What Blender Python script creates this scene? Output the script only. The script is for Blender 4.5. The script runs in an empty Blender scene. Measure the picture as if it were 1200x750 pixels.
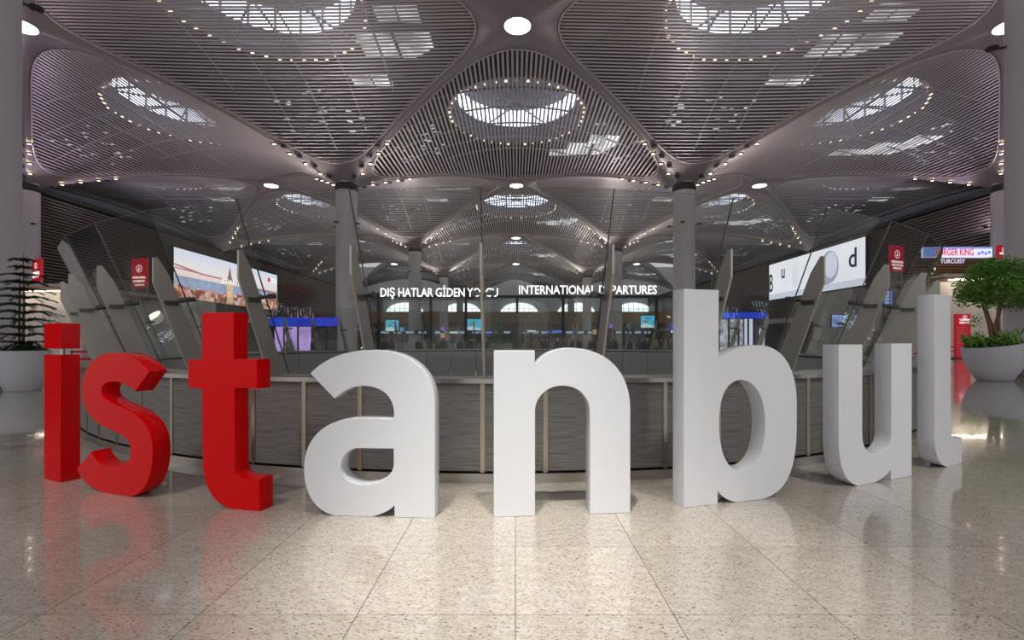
import bpy, bmesh, math, random
from mathutils import Vector, Matrix
rnd = random.Random(7)
SC = bpy.context.scene
COL = SC.collection
PI = math.pi
sin, cos, sqrt, radians = math.sin, math.cos, math.sqrt, math.radians

# ------------------------------------------------------------------ camera
FPX, CU, CV, EYE = 560.0, 604.0, 400.0, 1.5
cd = bpy.data.cameras.new('camera')
cam = bpy.data.objects.new('camera', cd); COL.objects.link(cam)
cam.location = (0, 0, EYE); cam.rotation_euler = (PI/2, 0, 0)
cd.sensor_width = 36; cd.sensor_fit = 'HORIZONTAL'; cd.lens = 36*FPX/1200
cd.shift_x = -(CU-600)/1200; cd.shift_y = (CV-375)/1200
cd.clip_start = 0.05; cd.clip_end = 600
SC.camera = cam
# ------------------------------------------------------------------ world, exposure
w = bpy.data.worlds.new('world'); SC.world = w; w.use_nodes = True
bg = w.node_tree.nodes['Background']
bg.inputs[0].default_value = (0.95, 0.915, 0.92, 1); bg.inputs[1].default_value = 0.60
SC.view_settings.view_transform = 'Standard'; SC.view_settings.look = 'None'
SC.view_settings.gamma = 1; SC.view_settings.use_curve_mapping = False
SC.view_settings.exposure = 0.10
SC.cycles.use_denoising = True
SC.cycles.max_bounces = 8; SC.cycles.transparent_max_bounces = 24
SC.cycles.sample_clamp_indirect = 3.0
SC.cycles.caustics_reflective = False; SC.cycles.caustics_refractive = False

# ------------------------------------------------------------------ helpers
def at(u, v, Y): return Vector(((u-CU)/FPX*Y, Y, EYE-(v-CV)/FPX*Y))
def link(o, parent=None):
    COL.objects.link(o)
    if parent is not None: o.parent = parent
    return o
def tag(o, label=None, cat=None, group=None, kind=None):
    if label: o['label'] = label
    if cat: o['category'] = cat
    if group: o['group'] = group
    if kind: o['kind'] = kind
    return o
def empty(name, loc=(0, 0, 0), rz=0, parent=None):
    o = bpy.data.objects.new(name, None); link(o, parent)
    o.location = loc; o.rotation_euler = (0, 0, rz); o.empty_display_size = .2
    return o
class MB:
    def __init__(s): s.v = []; s.f = []; s.m = []
    def add(s, vs, fs, mi=0):
        b = len(s.v); s.v += [tuple(v) for v in vs]; s.f += [tuple(b+i for i in f) for f in fs]; s.m += [mi]*len(fs); return s
    def box(s, c, d, mi=0, M=None):
        x, y, z = d[0]/2, d[1]/2, d[2]/2
        vs = [Vector((c[0]+i*x, c[1]+j*y, c[2]+k*z)) for i in (-1, 1) for j in (-1, 1) for k in (-1, 1)]
        if M: vs = [M @ v for v in vs]
        return s.add(vs, [(0, 1, 3, 2), (4, 6, 7, 5), (0, 4, 5, 1), (2, 3, 7, 6), (0, 2, 6, 4), (1, 5, 7, 3)], mi)
    def tube(s, pts, r, n=8, mi=0, cap=True):
        pts = [Vector(p) for p in pts]; rs = r if isinstance(r, (list, tuple)) else [r]*len(pts)
        rings = []
        for i, p in enumerate(pts):
            d = (pts[min(i+1, len(pts)-1)]-pts[max(i-1, 0)]).normalized()
            a = d.cross(Vector((0, 0, 1)) if abs(d.z) < .95 else Vector((1, 0, 0))).normalized(); b = d.cross(a)
            rings.append([p+(a*cos(2*PI*k/n)+b*sin(2*PI*k/n))*rs[i] for k in range(n)])
        vs = [v for q in rings for v in q]; fs = []
        for i in range(len(pts)-1):
            for k in range(n): fs.append((i*n+k, i*n+(k+1) % n, (i+1)*n+(k+1) % n, (i+1)*n+k))
        if cap: fs += [tuple(range(n))[::-1], tuple((len(pts)-1)*n+k for k in range(n))]
        return s.add(vs, fs, mi)
    def lathe(s, prof, n=32, c=(0, 0, 0), mi=0, warp=None):
        vs = []; fs = []
        for (r, z) in prof:
            for k in range(n):
                a = 2*PI*k/n; v = (c[0]+r*cos(a), c[1]+r*sin(a), c[2]+z)
                vs.append(warp(v) if warp else v)
        for i in range(len(prof)-1):
            for k in range(n): fs.append((i*n+k, i*n+(k+1) % n, (i+1)*n+(k+1) % n, (i+1)*n+k))
        return s.add(vs, fs, mi)
    def mesh(s, name, mats, smooth=False):
        me = bpy.data.meshes.new(name); me.from_pydata(s.v, [], s.f)
        mats = mats if isinstance(mats, (list, tuple)) else [mats]
        for m in mats: me.materials.append(m)
        if len(mats) > 1: me.polygons.foreach_set('material_index', s.m)
        if smooth: me.polygons.foreach_set('use_smooth', [True]*len(s.f))
        me.update(); return me
    def build(s, name, mats, parent=None, smooth=False, loc=None, rz=0):
        o = bpy.data.objects.new(name, s.mesh(name, mats, smooth)); link(o, parent)
        if loc is not None: o.location = loc
        if rz: o.rotation_euler = (0, 0, rz)
        if smooth == 'auto': autosmooth(o.data)
        return o
def autosmooth(me, ang=40):
    me.polygons.foreach_set('use_smooth', [True]*len(me.polygons))
    try: me.set_sharp_from_angle(angle=radians(ang))
    except Exception: pass
def bevel(o, w=.006, seg=2):
    m = o.modifiers.new('bevel', 'BEVEL'); m.width = w; m.segments = seg; m.limit_method = 'ANGLE'; m.angle_limit = radians(40)
    return o
def inst(me, name, parent=None, loc=(0, 0, 0), rz=0):
    o = bpy.data.objects.new(name, me); link(o, parent); o.location = loc; o.rotation_euler = (0, 0, rz); return o
def copy_tree(o, parent=None):
    c = o.copy(); link(c, parent)
    if parent is not None: c.parent = parent
    for ch in list(o.children): copy_tree(ch, c)
    return c

# ------------------------------------------------------------------ materials
MATS = {}
def mat(name, col, rough=.5, metal=0, emit=None, es=1, bump=None, spec=.5, coat=0, vary=None):
    if name in MATS: return MATS[name]
    m = bpy.data.materials.new(name); m.use_nodes = True; nt = m.node_tree
    b = nt.nodes['Principled BSDF']
    b.inputs['Base Color'].default_value = (*col, 1); b.inputs['Roughness'].default_value = rough
    b.inputs['Metallic'].default_value = metal; b.inputs['Specular IOR Level'].default_value = spec
    b.inputs['Coat Weight'].default_value = coat; b.inputs['Coat Roughness'].default_value = .04
    if emit: b.inputs['Emission Color'].default_value = (*emit, 1); b.inputs['Emission Strength'].default_value = es
    tc = nt.nodes.new('ShaderNodeTexCoord')
    n = nt.nodes.new('ShaderNodeTexNoise'); n.inputs['Scale'].default_value = (vary or (6, .06))[0]; n.inputs['Detail'].default_value = 4
    nt.links.new(tc.outputs['Object'], n.inputs['Vector'])
    mix = nt.nodes.new('ShaderNodeMix'); mix.data_type = 'RGBA'
    k = (vary or (6, .06))[1]
    mix.inputs[6].default_value = (*[c*(1-k) for c in col], 1); mix.inputs[7].default_value = (*[min(1, c*(1+k)) for c in col], 1)
    nt.links.new(n.outputs['Fac'], mix.inputs[0]); nt.links.new(mix.outputs[2], b.inputs['Base Color'])
    if bump:
        n2 = nt.nodes.new('ShaderNodeTexNoise'); n2.inputs['Scale'].default_value = bump[0]
        nt.links.new(tc.outputs['Object'], n2.inputs['Vector'])
        bp = nt.nodes.new('ShaderNodeBump'); bp.inputs['Strength'].default_value = bump[1]; bp.inputs['Distance'].default_value = .01
        nt.links.new(n2.outputs['Fac'], bp.inputs['Height']); nt.links.new(bp.outputs[0], b.inputs['Normal'])
    MATS[name] = m; return m
def glow(name, col, s, vary=0, scale=1.0):
    if name in MATS: return MATS[name]
    m = bpy.data.materials.new(name); m.use_nodes = True; nt = m.node_tree
    nt.nodes.remove(nt.nodes['Principled BSDF'])
    e = nt.nodes.new('ShaderNodeEmission'); e.inputs[0].default_value = (*col, 1); e.inputs[1].default_value = s
    if vary:
        tc = nt.nodes.new('ShaderNodeTexCoord'); n = nt.nodes.new('ShaderNodeTexNoise'); n.inputs['Scale'].default_value = scale; n.inputs['Detail'].default_value = 3
        nt.links.new(tc.outputs['Object'], n.inputs['Vector'])
        mr = nt.nodes.new('ShaderNodeMapRange'); mr.inputs[1].default_value = .3; mr.inputs[2].default_value = .7
        mr.inputs[3].default_value = s*(1-vary); mr.inputs[4].default_value = s*(1+vary)
        nt.links.new(n.outputs['Fac'], mr.inputs[0]); nt.links.new(mr.outputs[0], e.inputs[1])
    nt.links.new(e.outputs[0], nt.nodes['Material Output'].inputs[0]); MATS[name] = m; return m
def glassmat(name, tint, refl=1.0, rough=.0):
    m = bpy.data.materials.new(name); m.use_nodes = True; nt = m.node_tree
    nt.nodes.remove(nt.nodes['Principled BSDF'])
    t = nt.nodes.new('ShaderNodeBsdfTransparent'); t.inputs[0].default_value = (*tint, 1)
    g = nt.nodes.new('ShaderNodeBsdfGlossy'); g.inputs['Roughness'].default_value = rough; g.inputs[0].default_value = (refl, refl, refl, 1)
    lw = nt.nodes.new('ShaderNodeLayerWeight'); lw.inputs[0].default_value = .5
    pw = nt.nodes.new('ShaderNodeMath'); pw.operation = 'POWER'; pw.inputs[1].default_value = 5; nt.links.new(lw.outputs['Facing'], pw.inputs[0])
    fr = nt.nodes.new('ShaderNodeMath'); fr.operation = 'MULTIPLY_ADD'; fr.inputs[1].default_value = .90; fr.inputs[2].default_value = .035; nt.links.new(pw.outputs[0], fr.inputs[0])
    mx = nt.nodes.new('ShaderNodeMixShader')
    nt.links.new(fr.outputs[0], mx.inputs[0]); nt.links.new(t.outputs[0], mx.inputs[1]); nt.links.new(g.outputs[0], mx.inputs[2])
    nt.links.new(mx.outputs[0], nt.nodes['Material Output'].inputs[0]); return m
def granite(name, joints=False, tile=.868, y0=2.62):
    m = bpy.data.materials.new(name); m.use_nodes = True; nt = m.node_tree; N = nt.nodes; Lk = nt.links
    b = N['Principled BSDF']
    geo = N.new('ShaderNodeNewGeometry')
    oi = N.new('ShaderNodeObjectInfo')
    mp = N.new('ShaderNodeMapping'); mp.inputs['Rotation'].default_value = (0, 0, .45); mp.inputs['Scale'].default_value = (1, 2.3, 1)
    Lk.new(geo.outputs['Position'], mp.inputs['Vector'])
    def noise(s, d, v=mp.outputs[0]):
        n = N.new('ShaderNodeTexNoise'); n.inputs['Scale'].default_value = s; n.inputs['Detail'].default_value = d; n.inputs['Roughness'].default_value = .6; Lk.new(v, n.inputs['Vector']); return n.outputs['Fac']
    def ramp(f, ps):
        r = N.new('ShaderNodeValToRGB'); e = r.color_ramp.elements
        while len(e) < len(ps): e.new(.5)
        for i, (p, c) in enumerate(ps): e[i].position = p; e[i].color = (*c, 1)
        Lk.new(f, r.inputs[0]); return r.outputs[0]
    def mul(a, c, mode='MULTIPLY', f=1):
        x = N.new('ShaderNodeMix'); x.data_type = 'RGBA'; x.blend_type = mode; x.inputs[0].default_value = f; Lk.new(a, x.inputs[6]); Lk.new(c, x.inputs[7]); return x.outputs[2]
    base = ramp(noise(9, 5), [(.25, (.39, .35, .315)), (.5, (.48, .44, .40)), (.75, (.56, .525, .48))])
    sp = ramp(noise(40, 4), [(.345, (.10, .085, .08)), (.395, (.80, .77, .74)), (.5, (1, 1, 1))])
    sp2 = ramp(noise(100, 2), [(.33, (.25, .22, .20)), (.40, (1, 1, 1))])
    c = mul(mul(base, sp), sp2)
    tv = N.new('ShaderNodeMapRange'); tv.inputs[3].default_value = .93; tv.inputs[4].default_value = 1.07; Lk.new(oi.outputs['Random'], tv.inputs[0])
    cv = N.new('ShaderNodeCombineColor'); [Lk.new(tv.outputs[0], cv.inputs[i]) for i in range(3)]
    c = mul(c, cv.outputs[0])
    if joints:
        sx = N.new('ShaderNodeSeparateXYZ'); Lk.new(geo.outputs['Position'], sx.inputs[0])
        def line(o, off):
            a = N.new('ShaderNodeMath'); a.operation = 'ADD'; a.inputs[1].default_value = -off+tile*400+tile/2; Lk.new(o, a.inputs[0])
            q = N.new('ShaderNodeMath'); q.operation = 'MODULO'; q.inputs[1].default_value = tile; Lk.new(a.outputs[0], q.inputs[0])
            d = N.new('ShaderNodeMath'); d.operation = 'SUBTRACT'; d.inputs[1].default_value = tile/2; Lk.new(q.outputs[0], d.inputs[0])
            e = N.new('ShaderNodeMath'); e.operation = 'ABSOLUTE'; Lk.new(d.outputs[0], e.inputs[0])
            l = N.new('ShaderNodeMath'); l.operation = 'LESS_THAN'; l.inputs[1].default_value = .006; Lk.new(e.outputs[0], l.inputs[0]); return l.outputs[0]
        mxm = N.new('ShaderNodeMath'); mxm.operation = 'MAXIMUM'; Lk.new(line(sx.outputs[0], 0), mxm.inputs[0]); Lk.new(line(sx.outputs[1], y0), mxm.inputs[1])
        x = N.new('ShaderNodeMix'); x.data_type = 'RGBA'; Lk.new(mxm.outputs[0], x.inputs[0]); Lk.new(c, x.inputs[6]); x.inputs[7].default_value = (.09, .08, .07, 1); c = x.outputs[2]
    Lk.new(c, b.inputs['Base Color']); b.inputs['Roughness'].default_value = .10; b.inputs['Specular IOR Level'].default_value = .6; b.inputs['Coat Weight'].default_value = .45; b.inputs['Coat Roughness'].default_value = .03; b.inputs['Coat IOR'].default_value = 1.5
    return m
def brushed(name, dark, light, sc=(3, 3, 160), rough=.42, metal=.7):
    m = bpy.data.materials.new(name); m.use_nodes = True; nt = m.node_tree; N = nt.nodes; b = N['Principled BSDF']
    tc = N.new('ShaderNodeTexCoord'); mp = N.new('ShaderNodeMapping'); mp.inputs['Scale'].default_value = sc
    nt.links.new(tc.outputs['Object'], mp.inputs[0])
    n = N.new('ShaderNodeTexNoise'); n.inputs['Scale'].default_value = 1; n.inputs['Detail'].default_value = 5; n.inputs['Roughness'].default_value = .7
    nt.links.new(mp.outputs[0], n.inputs['Vector'])
    r = N.new('ShaderNodeValToRGB'); r.color_ramp.elements[0].position = .3; r.color_ramp.elements[0].color = (*dark, 1); r.color_ramp.elements[1].position = .7; r.color_ramp.elements[1].color = (*light, 1)
    nt.links.new(n.outputs['Fac'], r.inputs[0]); nt.links.new(r.outputs[0], b.inputs['Base Color'])
    bp = N.new('ShaderNodeBump'); bp.inputs['Strength'].default_value = .25; bp.inputs['Distance'].default_value = .004
    nt.links.new(n.outputs['Fac'], bp.inputs['Height']); nt.links.new(bp.outputs[0], b.inputs['Normal'])
    b.inputs['Roughness'].default_value = rough; b.inputs['Metallic'].default_value = metal; MATS[name] = m; return m

M_GRAN = granite('granite_floor', True)
M_TILE = granite('granite_tile')
M_GROUT = mat('grout', (.10, .09, .08), .8)
M_RED = mat('red_lacquer', (.72, .001, .003), .10, spec=.18, vary=(2, .03))
M_WHITE = mat('white_lacquer', (.72, .745, .81), .12, spec=.5, vary=(2, .015))
M_COLUMN = mat('column_paint', (.62, .60, .66), .5, vary=(.5, .05))
M_RIB = mat('rib_plaster', (.265, .235, .25), .45, vary=(.4, .06))
M_SLAT = mat('ceiling_slat', (.50, .455, .46), .4, metal=.1, vary=(.3, .06))
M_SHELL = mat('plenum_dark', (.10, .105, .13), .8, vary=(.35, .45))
M_TRUSS = mat('roof_truss', (.30, .31, .36), .5)
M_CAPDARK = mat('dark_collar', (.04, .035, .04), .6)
M_STEEL = mat('stainless', (.55, .53, .49), .28, metal=1, vary=(8, .1))
M_BRONZE = mat('bronze_strip', (.50, .45, .35), .3, metal=1)
M_PANEL = brushed('woven_metal_panel', (.10, .097, .095), (.38, .37, .36), (2.5, 2.5, 130), .5, .45)
M_GREYP = mat('grey_cladding', (.36, .36, .355), .4, vary=(1, .05))
M_FIN = mat('fin_steel', (.46, .445, .41), .38, metal=.45, vary=(3, .08))
M_CLAMP = mat('clamp_steel', (.16, .155, .15), .35, metal=.9)
M_GLASS = glassmat('balustrade_glass', (.90, .925, .91), .9)
M_GLASS2 = glassmat('partition_glass', (.90, .92, .92), .8)
M_SKY = glow('skylight_daylight', (.74, .82, 1.0), 3.2, .25, .6)
M_SKY2 = glow('skylight_patch_daylight', (.90, .93, .95), .75, .6, .5)
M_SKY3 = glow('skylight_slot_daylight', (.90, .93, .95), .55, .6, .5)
M_LAMP = glow('lamp_disc', (1.0, .90, .78), 9)
M_SPOT = glow('downlight_glow', (1.0, .80, .55), 14)
M_RINGL = glow('ring_light', (1.0, .74, .50), 2.2)
M_DARK = mat('dark_metal', (.03, .03, .032), .4)
M_WALLSLAT = mat('wall_slat_bronze', (.16, .135, .12), .45, metal=.3)
M_WALLBACK = mat('wall_backing', (.016, .014, .014), .8)
M_LIGHTW = mat('white_wall', (.62, .60, .60), .4)
M_GREYW = mat('grey_wall', (.50, .50, .52), .5)
M_WOOD = mat('warm_wood', (.42, .24, .11), .5, vary=(3, .25))
M_SIGNRED = mat('sign_red', (.50, .012, .025), .35, emit=(.55, .01, .03), es=.35)
M_SIGNTXT = glow('sign_white', (1, .97, .97), 1.0)
M_WORDS = glow('lit_lettering', (1, .96, 1.0), 1.6)
M_POT = mat('white_pot', (.66, .69, .76), .35)
M_SOIL = mat('soil', (.04, .03, .02), .9)
M_LEAF = mat('leaf_green', (.17, .36, .055), .45, vary=(3, .5))
M_LEAF2 = mat('conifer_green', (.085, .13, .05), .55, vary=(4, .4))
M_LEAF3 = mat('shrub_dark_green', (.02, .065, .02), .5, vary=(5, .4))
M_BARK = mat('bark', (.20, .13, .08), .8, vary=(8, .3))
M_FLOWER = mat('red_flower', (.50, .02, .02), .5, vary=(8, .3))

# ------------------------------------------------------------------ floor
RC = Vector((-0.25, 15.05, 0))            # centre of the round opening
R_OUT, R_IN = 10.0, 9.25
T = .868; Y0 = 2.62
def floor_build():
    m = MB(); n = 96; x0, x1, y0, y1 = -90, 90, -30, 200
    inner = []; outer = []
    for k in range(n):
        a = 2*PI*(k+.5)/n; d = Vector((cos(a), sin(a), 0)); inner.append(RC+d*9.6)
        ts = []
        if d.x > 1e-6: ts.append((x1-RC.x)/d.x)
        if d.x < -1e-6: ts.append((x0-RC.x)/d.x)
        if d.y > 1e-6: ts.append((y1-RC.y)/d.y)
        if d.y < -1e-6: ts.append((y0-RC.y)/d.y)
        outer.append(RC+d*min(ts))
    vs = inner+outer
    m.add([(v.x, v.y, -.003) for v in vs], [(k, n+k, n+(k+1) % n, (k+1) % n) for k in range(n)])
    fl = m.build('floor', M_GRAN)
    tag(fl, 'polished speckled granite floor of square tiles', 'floor', kind='structure')
    # single tiles in the foreground
    g = .0025; me = MB().box((0, 0, -.006), (T-2*g, T-2*g, .012)).mesh('tile', M_TILE)
    for j in range(-3, 9):
        yc = Y0+T*(j+.5)
        xm = 1.15*max(yc, 0)+1.2
        i0 = int(xm/T)+1
        for i in range(-i0, i0):
            xc = T*(i+.5); d = (Vector((xc, yc, 0))-RC); rr = d.length
            if rr < R_OUT-.75 or yc < .2: continue
            if rr > R_OUT+.2:
                inst(me, 'tile', fl, (xc, yc, .001)); continue
            # clipped by the ring
            nrm = d.normalized(); poly = [Vector((xc+a*(T/2-g), yc+b*(T/2-g), 0)) for a, b in ((-1, -1), (1, -1), (1, 1), (-1, 1))]; out = []
            for k in range(4):
                p, q = poly[k], poly[(k+1) % 4]; dp = (p-RC).dot(nrm)-9.75; dq = (q-RC).dot(nrm)-9.75
                if dp >= 0: out.append(p)
                if dp*dq < 0: out.append(p+(q-p)*(dp/(dp-dq)))
            if len(out) < 3: continue
            mm = MB(); k = len(out)
            mm.add([(v.x, v.y, .001) for v in out]+[(v.x, v.y, -.01) for v in out], [tuple(range(k)), tuple(range(k, 2*k))[::-1]]+[(a, k+a, k+(a+1) % k, (a+1) % k) for a in range(k)])
            mm.build('tile', M_TILE, fl)
    return fl
FLOOR = floor_build()

# ------------------------------------------------------------------ vaulted ceiling
XS = {0: .15, 1: 18.0, 2: 34.9, 3: 52.2, 4: 69.0, -1: -18.0, -2: -34.9, -3: -52.2, -4: -69.0}
def YJ(j): return 33.7+17.3*j
ZCOL, ZNODE = 17.7, 23.9
def e_(x): return sin(PI/2*min(1, max(0, x)))**.92
def coons(s, t):
    return (1-t)*e_(s)+t*e_(1-s)+(1-s)*e_(t)+s*e_(1-t)-(s*(1-t)+(1-s)*t)
def cellZ(p, q): return ZCOL+(ZNODE-ZCOL)*coons((1+p+q)/2, (1+p-q)/2)
SN, SK = 5.0, .962
def inside(p, q): return abs(p+q)**SN+abs(p-q)**SN <= SK**SN      # 2s-1 = p+q, 2t-1 = p-q
def make_cell(i, j, slat_objs=False, seg=22):
    cx, cy = XS[i], YJ(j); type1 = (i % 2 == 0)
    L_, R_ = cx-XS[i-1], XS[i+1]-cx
    def wx(fx): return cx+fx*(R_ if fx > 0 else L_)
    def P(p, q, dz=0):      # p along columns, q along nodes
        x, y = (p, q) if type1 else (q, p)
        return Vector((wx(x), cy+17.3*y, cellZ(p, q)+dz))
    root = empty('ceiling', (cx, cy, ZNODE)); off = Vector((cx, cy, ZNODE))
    def B(m, name, mt, smooth=False, kind=None):
        m.v = [(v[0]-cx, v[1]-cy, v[2]-ZNODE) for v in m.v]
        o = m.build(name, mt, root, smooth)
        if kind: o['kind'] = kind
        return o
    # rib band round the vault
    n = 96; m = MB(); inner = []; outer = []
    for k in range(n):
        a = 2*PI*(k+.5)/n; ca, sa = cos(a), sin(a)
        ri = SK/(abs(ca)**SN+abs(sa)**SN)**(1/SN); ro = 1/max(abs(ca), abs(sa))
        inner.append(((ca+sa)*ri/2, (ca-sa)*ri/2)); outer.append(((ca+sa)*ro/2, (ca-sa)*ro/2))
    corner = {}
    vs = [P(*q, -.05) for q in inner]+[P(*q, -.12) for q in outer]+[P(*q, .35) for q in inner]
    fs = []
    for k in range(n):
        k2 = (k+1) % n
        fs.append((k, n+k, n+k2, k2)); fs.append((k, k2, 2*n+k2, 2*n+k))
    m.add(vs, fs)
    # fill the four diamond corners missed by the sampling
    for (s, t) in ((1, 1), (1, -1), (-1, 1), (-1, -1)):
        c = P((s+t)/2, (s-t)/2, -.12)
        near = sorted(range(n), key=lambda k: abs(outer[k][0]-(s+t)/2)+abs(outer[k][1]-(s-t)/2))[:2]
        m.add([c, P(*outer[near[0]], -.12), P(*outer[near[1]], -.12)], [(0, 1, 2)])
    B(m, 'rib', M_RIB, True)
    m = MB()
    pts = [P(*q, -.06) for q in inner]; m.tube(pts+[pts[0], pts[1]], .075, 5, cap=False); B(m, 'edge_trim', M_SLAT, True)
    # slats run from node to node
    half = 17.5; pitch = .37; ns = int(half/pitch)
    ms = MB(); w2, h2 = .088, .05
    for k in range(-ns, ns+1):
        p = k*pitch/half; q1 = 0
        lo, hi = 0, 1
        if not inside(p, 0): continue
        for _ in range(18):
            mid = (lo+hi)/2
            if inside(p, mid): lo = mid
            else: hi = mid
        q1 = lo
        if q1 < .01: continue
        sg = max(3, int(seg*q1)); tgt = MB() if slat_objs else ms
        pv = [P(p, -q1+2*q1*a/sg) for a in range(sg+1)]
        dx = Vector((w2, 0, 0)) if type1 else Vector((0, w2, 0)); up = Vector((0, 0, h2))
        vs = []; fs = []
        for v in pv: vs += [v-dx, v+dx, v+dx+up, v-dx+up]
        for a in range(sg):
            b = a*4
            for c in range(4): fs.append((b+c, b+(c+1) % 4, b+4+(c+1) % 4, b+4+c))
        tgt.add(vs, fs)
        if slat_objs: B(tgt, 'slat', M_SLAT)
    if not slat_objs: B(ms, 'slats', M_SLAT, kind='stuff')
    # roof shell above with an oculus
    R0 = 7.3; ZR = 25.7; C = Vector((cx, cy, 0)); m = MB(); rings = []; steps = 5
    for st in range(steps+1):
        f = st/steps; ring = []
        for k in range(n):
            o = P(*outer[k]); d = Vector((o.x-cx, o.y-cy, 0)); r_o = d.length; d.normalize()
            tt = r_o+(R0-r_o)*f; pt = C+d*tt
            z = o.z*(1-f)+ZR*f + 1.6*sin(PI*f)
            ring.append((pt.x, pt.y, z))
        rings.append(ring)
    vs = [v for r in rings for v in r]; fs = []
    for st in range(steps):
        for k in range(n): fs.append((st*n+k, st*n+(k+1) % n, (st+1)*n+(k+1) % n, (st+1)*n+k))
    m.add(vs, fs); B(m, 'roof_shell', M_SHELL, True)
    m = MB(); m.lathe([(7.3, ZR), (7.1, ZR+.4), (6.4, 27.3)], 48, (cx, cy, 0)); B(m, 'oculus_skirt', mat('oculus_skirt', (.17, .18, .22), .6), True)
    m = MB(); m.lathe([(6.42, 29.2), (5.6, 29.4), (.01, 29.8)], 48, (cx, cy, 0)); B(m, 'oculus_cap', mat('oculus_cap', (.09, .09, .105), .6), True)
    m = MB(); NP = 20
    for k in range(NP):
        a0, a1 = 2*PI*(k+.04)/NP, 2*PI*(k+.96)/NP
        vs = []
        for a in (a0, (a0+a1)/2, a1):
            for z in (27.3, 29.2): vs.append((cx+6.4*cos(a), cy+6.4*sin(a), z))
        m.add(vs, [(0, 2, 3, 1), (2, 4, 5, 3)])
    B(m, 'clerestory_pane', M_SKY)
    m = MB()
    for k in range(NP):
        a = 2*PI*k/NP; m.tube([(cx+6.35*cos(a), cy+6.35*sin(a), 27.2), (cx+6.35*cos(a), cy+6.35*sin(a), 29.3)], .12, 5)
    for k in range(8):
        a = 2*PI*k/8; m.tube([(cx+7*cos(a), cy+7*sin(a), 25.9), (cx, cy, 26.8)], .09, 5)
    # truss grid over the slats
    for k in range(-2, 3):
        for ax in (0, 1):
            pts = []
            for a in range(-8, 9):
                x, y = (k*.2, a/8*.95) if ax else (a/8*.95, k*.2)
                if abs(x)+abs(y) > .93: continue
                v = P(x, y, 1.25) if type1 else P(x, y, 1.25)
                pts.append(v)
            if len(pts) > 2: m.tube(pts, .1, 4)
    B(m, 'truss', M_TRUSS, kind='stuff')
    m = MB(); NL = 44
    for k in range(NL):
        a = 2*PI*k/NL; m.box((cx+7.1*cos(a), cy+7.1*sin(a), 25.45), (.22, .22, .10))
    B(m, 'ring_lights', M_RINGL, kind='stuff')
    # daylight panel beside the oculus and slots low on the shell
    m = MB()
    for (px, py, a, b) in ((8.6, 4.2, 2.9, 1.6), (9.4, 1.0, 1.6, 1.0), (5.6, 7.6, 1.7, .9)):
        x, y = px/17.5, py/17.3
        z = (cellZ(x, y) if type1 else cellZ(y, x))+1.55
        for (sx, sy) in ((-.52, -.52), (.52, -.52), (-.52, .52), (.52, .52)):
            m.box((cx+px+sx*a, cy+py+sy*b, z), (a*.94, b*.94, .05))
    B(m, 'daylight_panel', M_SKY2)
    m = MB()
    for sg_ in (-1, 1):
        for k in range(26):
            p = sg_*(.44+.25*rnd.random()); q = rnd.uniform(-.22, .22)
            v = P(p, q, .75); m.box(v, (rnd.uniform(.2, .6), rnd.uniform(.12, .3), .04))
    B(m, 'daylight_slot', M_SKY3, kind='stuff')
    return root
CELLS = []
for j in (-1, 1, 3, 5, 7):
    for i in (0, -2, 2): CELLS.append((i, j))
for j in (-2, 0, 2, 4, 6, 8):
    for i in (-1, 1): CELLS.append((i, j))
for j in (0, 2, 4):
    for i in (-3, 3): CELLS.append((i, j))
for (i, j) in CELLS:
    r = make_cell(i, j, (i, j) in ((0, 1), (-1, 0), (1, 0)), 22 if j <= 2 else 12)
    side = 'over the middle of the hall' if i == 0 else ('on the left of the hall' if i < 0 else 'on the right of the hall')
    tag(r, 'slatted vault with round skylight %s, bay row %d from the front' % (side, (j+4)//2), 'ceiling', 'slatted roof vaults', 'structure')

# round lamps where the ribs meet, with their own light
def node_lamp(i, j, power=None, spot=1.5):
    x, y = XS[i], YJ(j)
    t = empty('ceiling_lamp', (x, y, ZNODE-.16))
    MB().lathe([(.01, -.03), (.92, -.03), (.92, .05)], 32).build('diffuser', M_LAMP, t)
    MB().lathe([(.92, -.02), (1.02, -.06), (1.02, .12)], 32).build('trim_ring', M_RIB, t, True)
    if power:
        l = bpy.data.lights.new('lamp_light', 'SPOT'); l.energy = power; l.spot_size = spot; l.spot_blend = .8; l.shadow_soft_size = .9; l.color = (1, .93, .84)
        lo = bpy.data.objects.new('lamp_light', l); link(lo, t); lo.location = (0, 0, -.3)
    return t
NODE_W = 3200
for i in (0, -2, 2):
    for j in (-2, 0, 2, 4, 6):
        nm = {0: 'middle', -2: 'left', 2: 'right'}[i]
        if (i, j) in ((-2, -2), (2, -2)): continue
        rown = {-2: 'overhead', 0: 'nearest', 2: 'second', 4: 'third', 6: 'fourth'}[j]
        tag(node_lamp(i, j, (500 if j == -2 else NODE_W) if j <= 4 else None, 2.5), 'round white ceiling lamp at the rib crossing, %s line, %s from the front' % (nm, rown), 'lamp', 'round lamps at the rib crossings')

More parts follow.
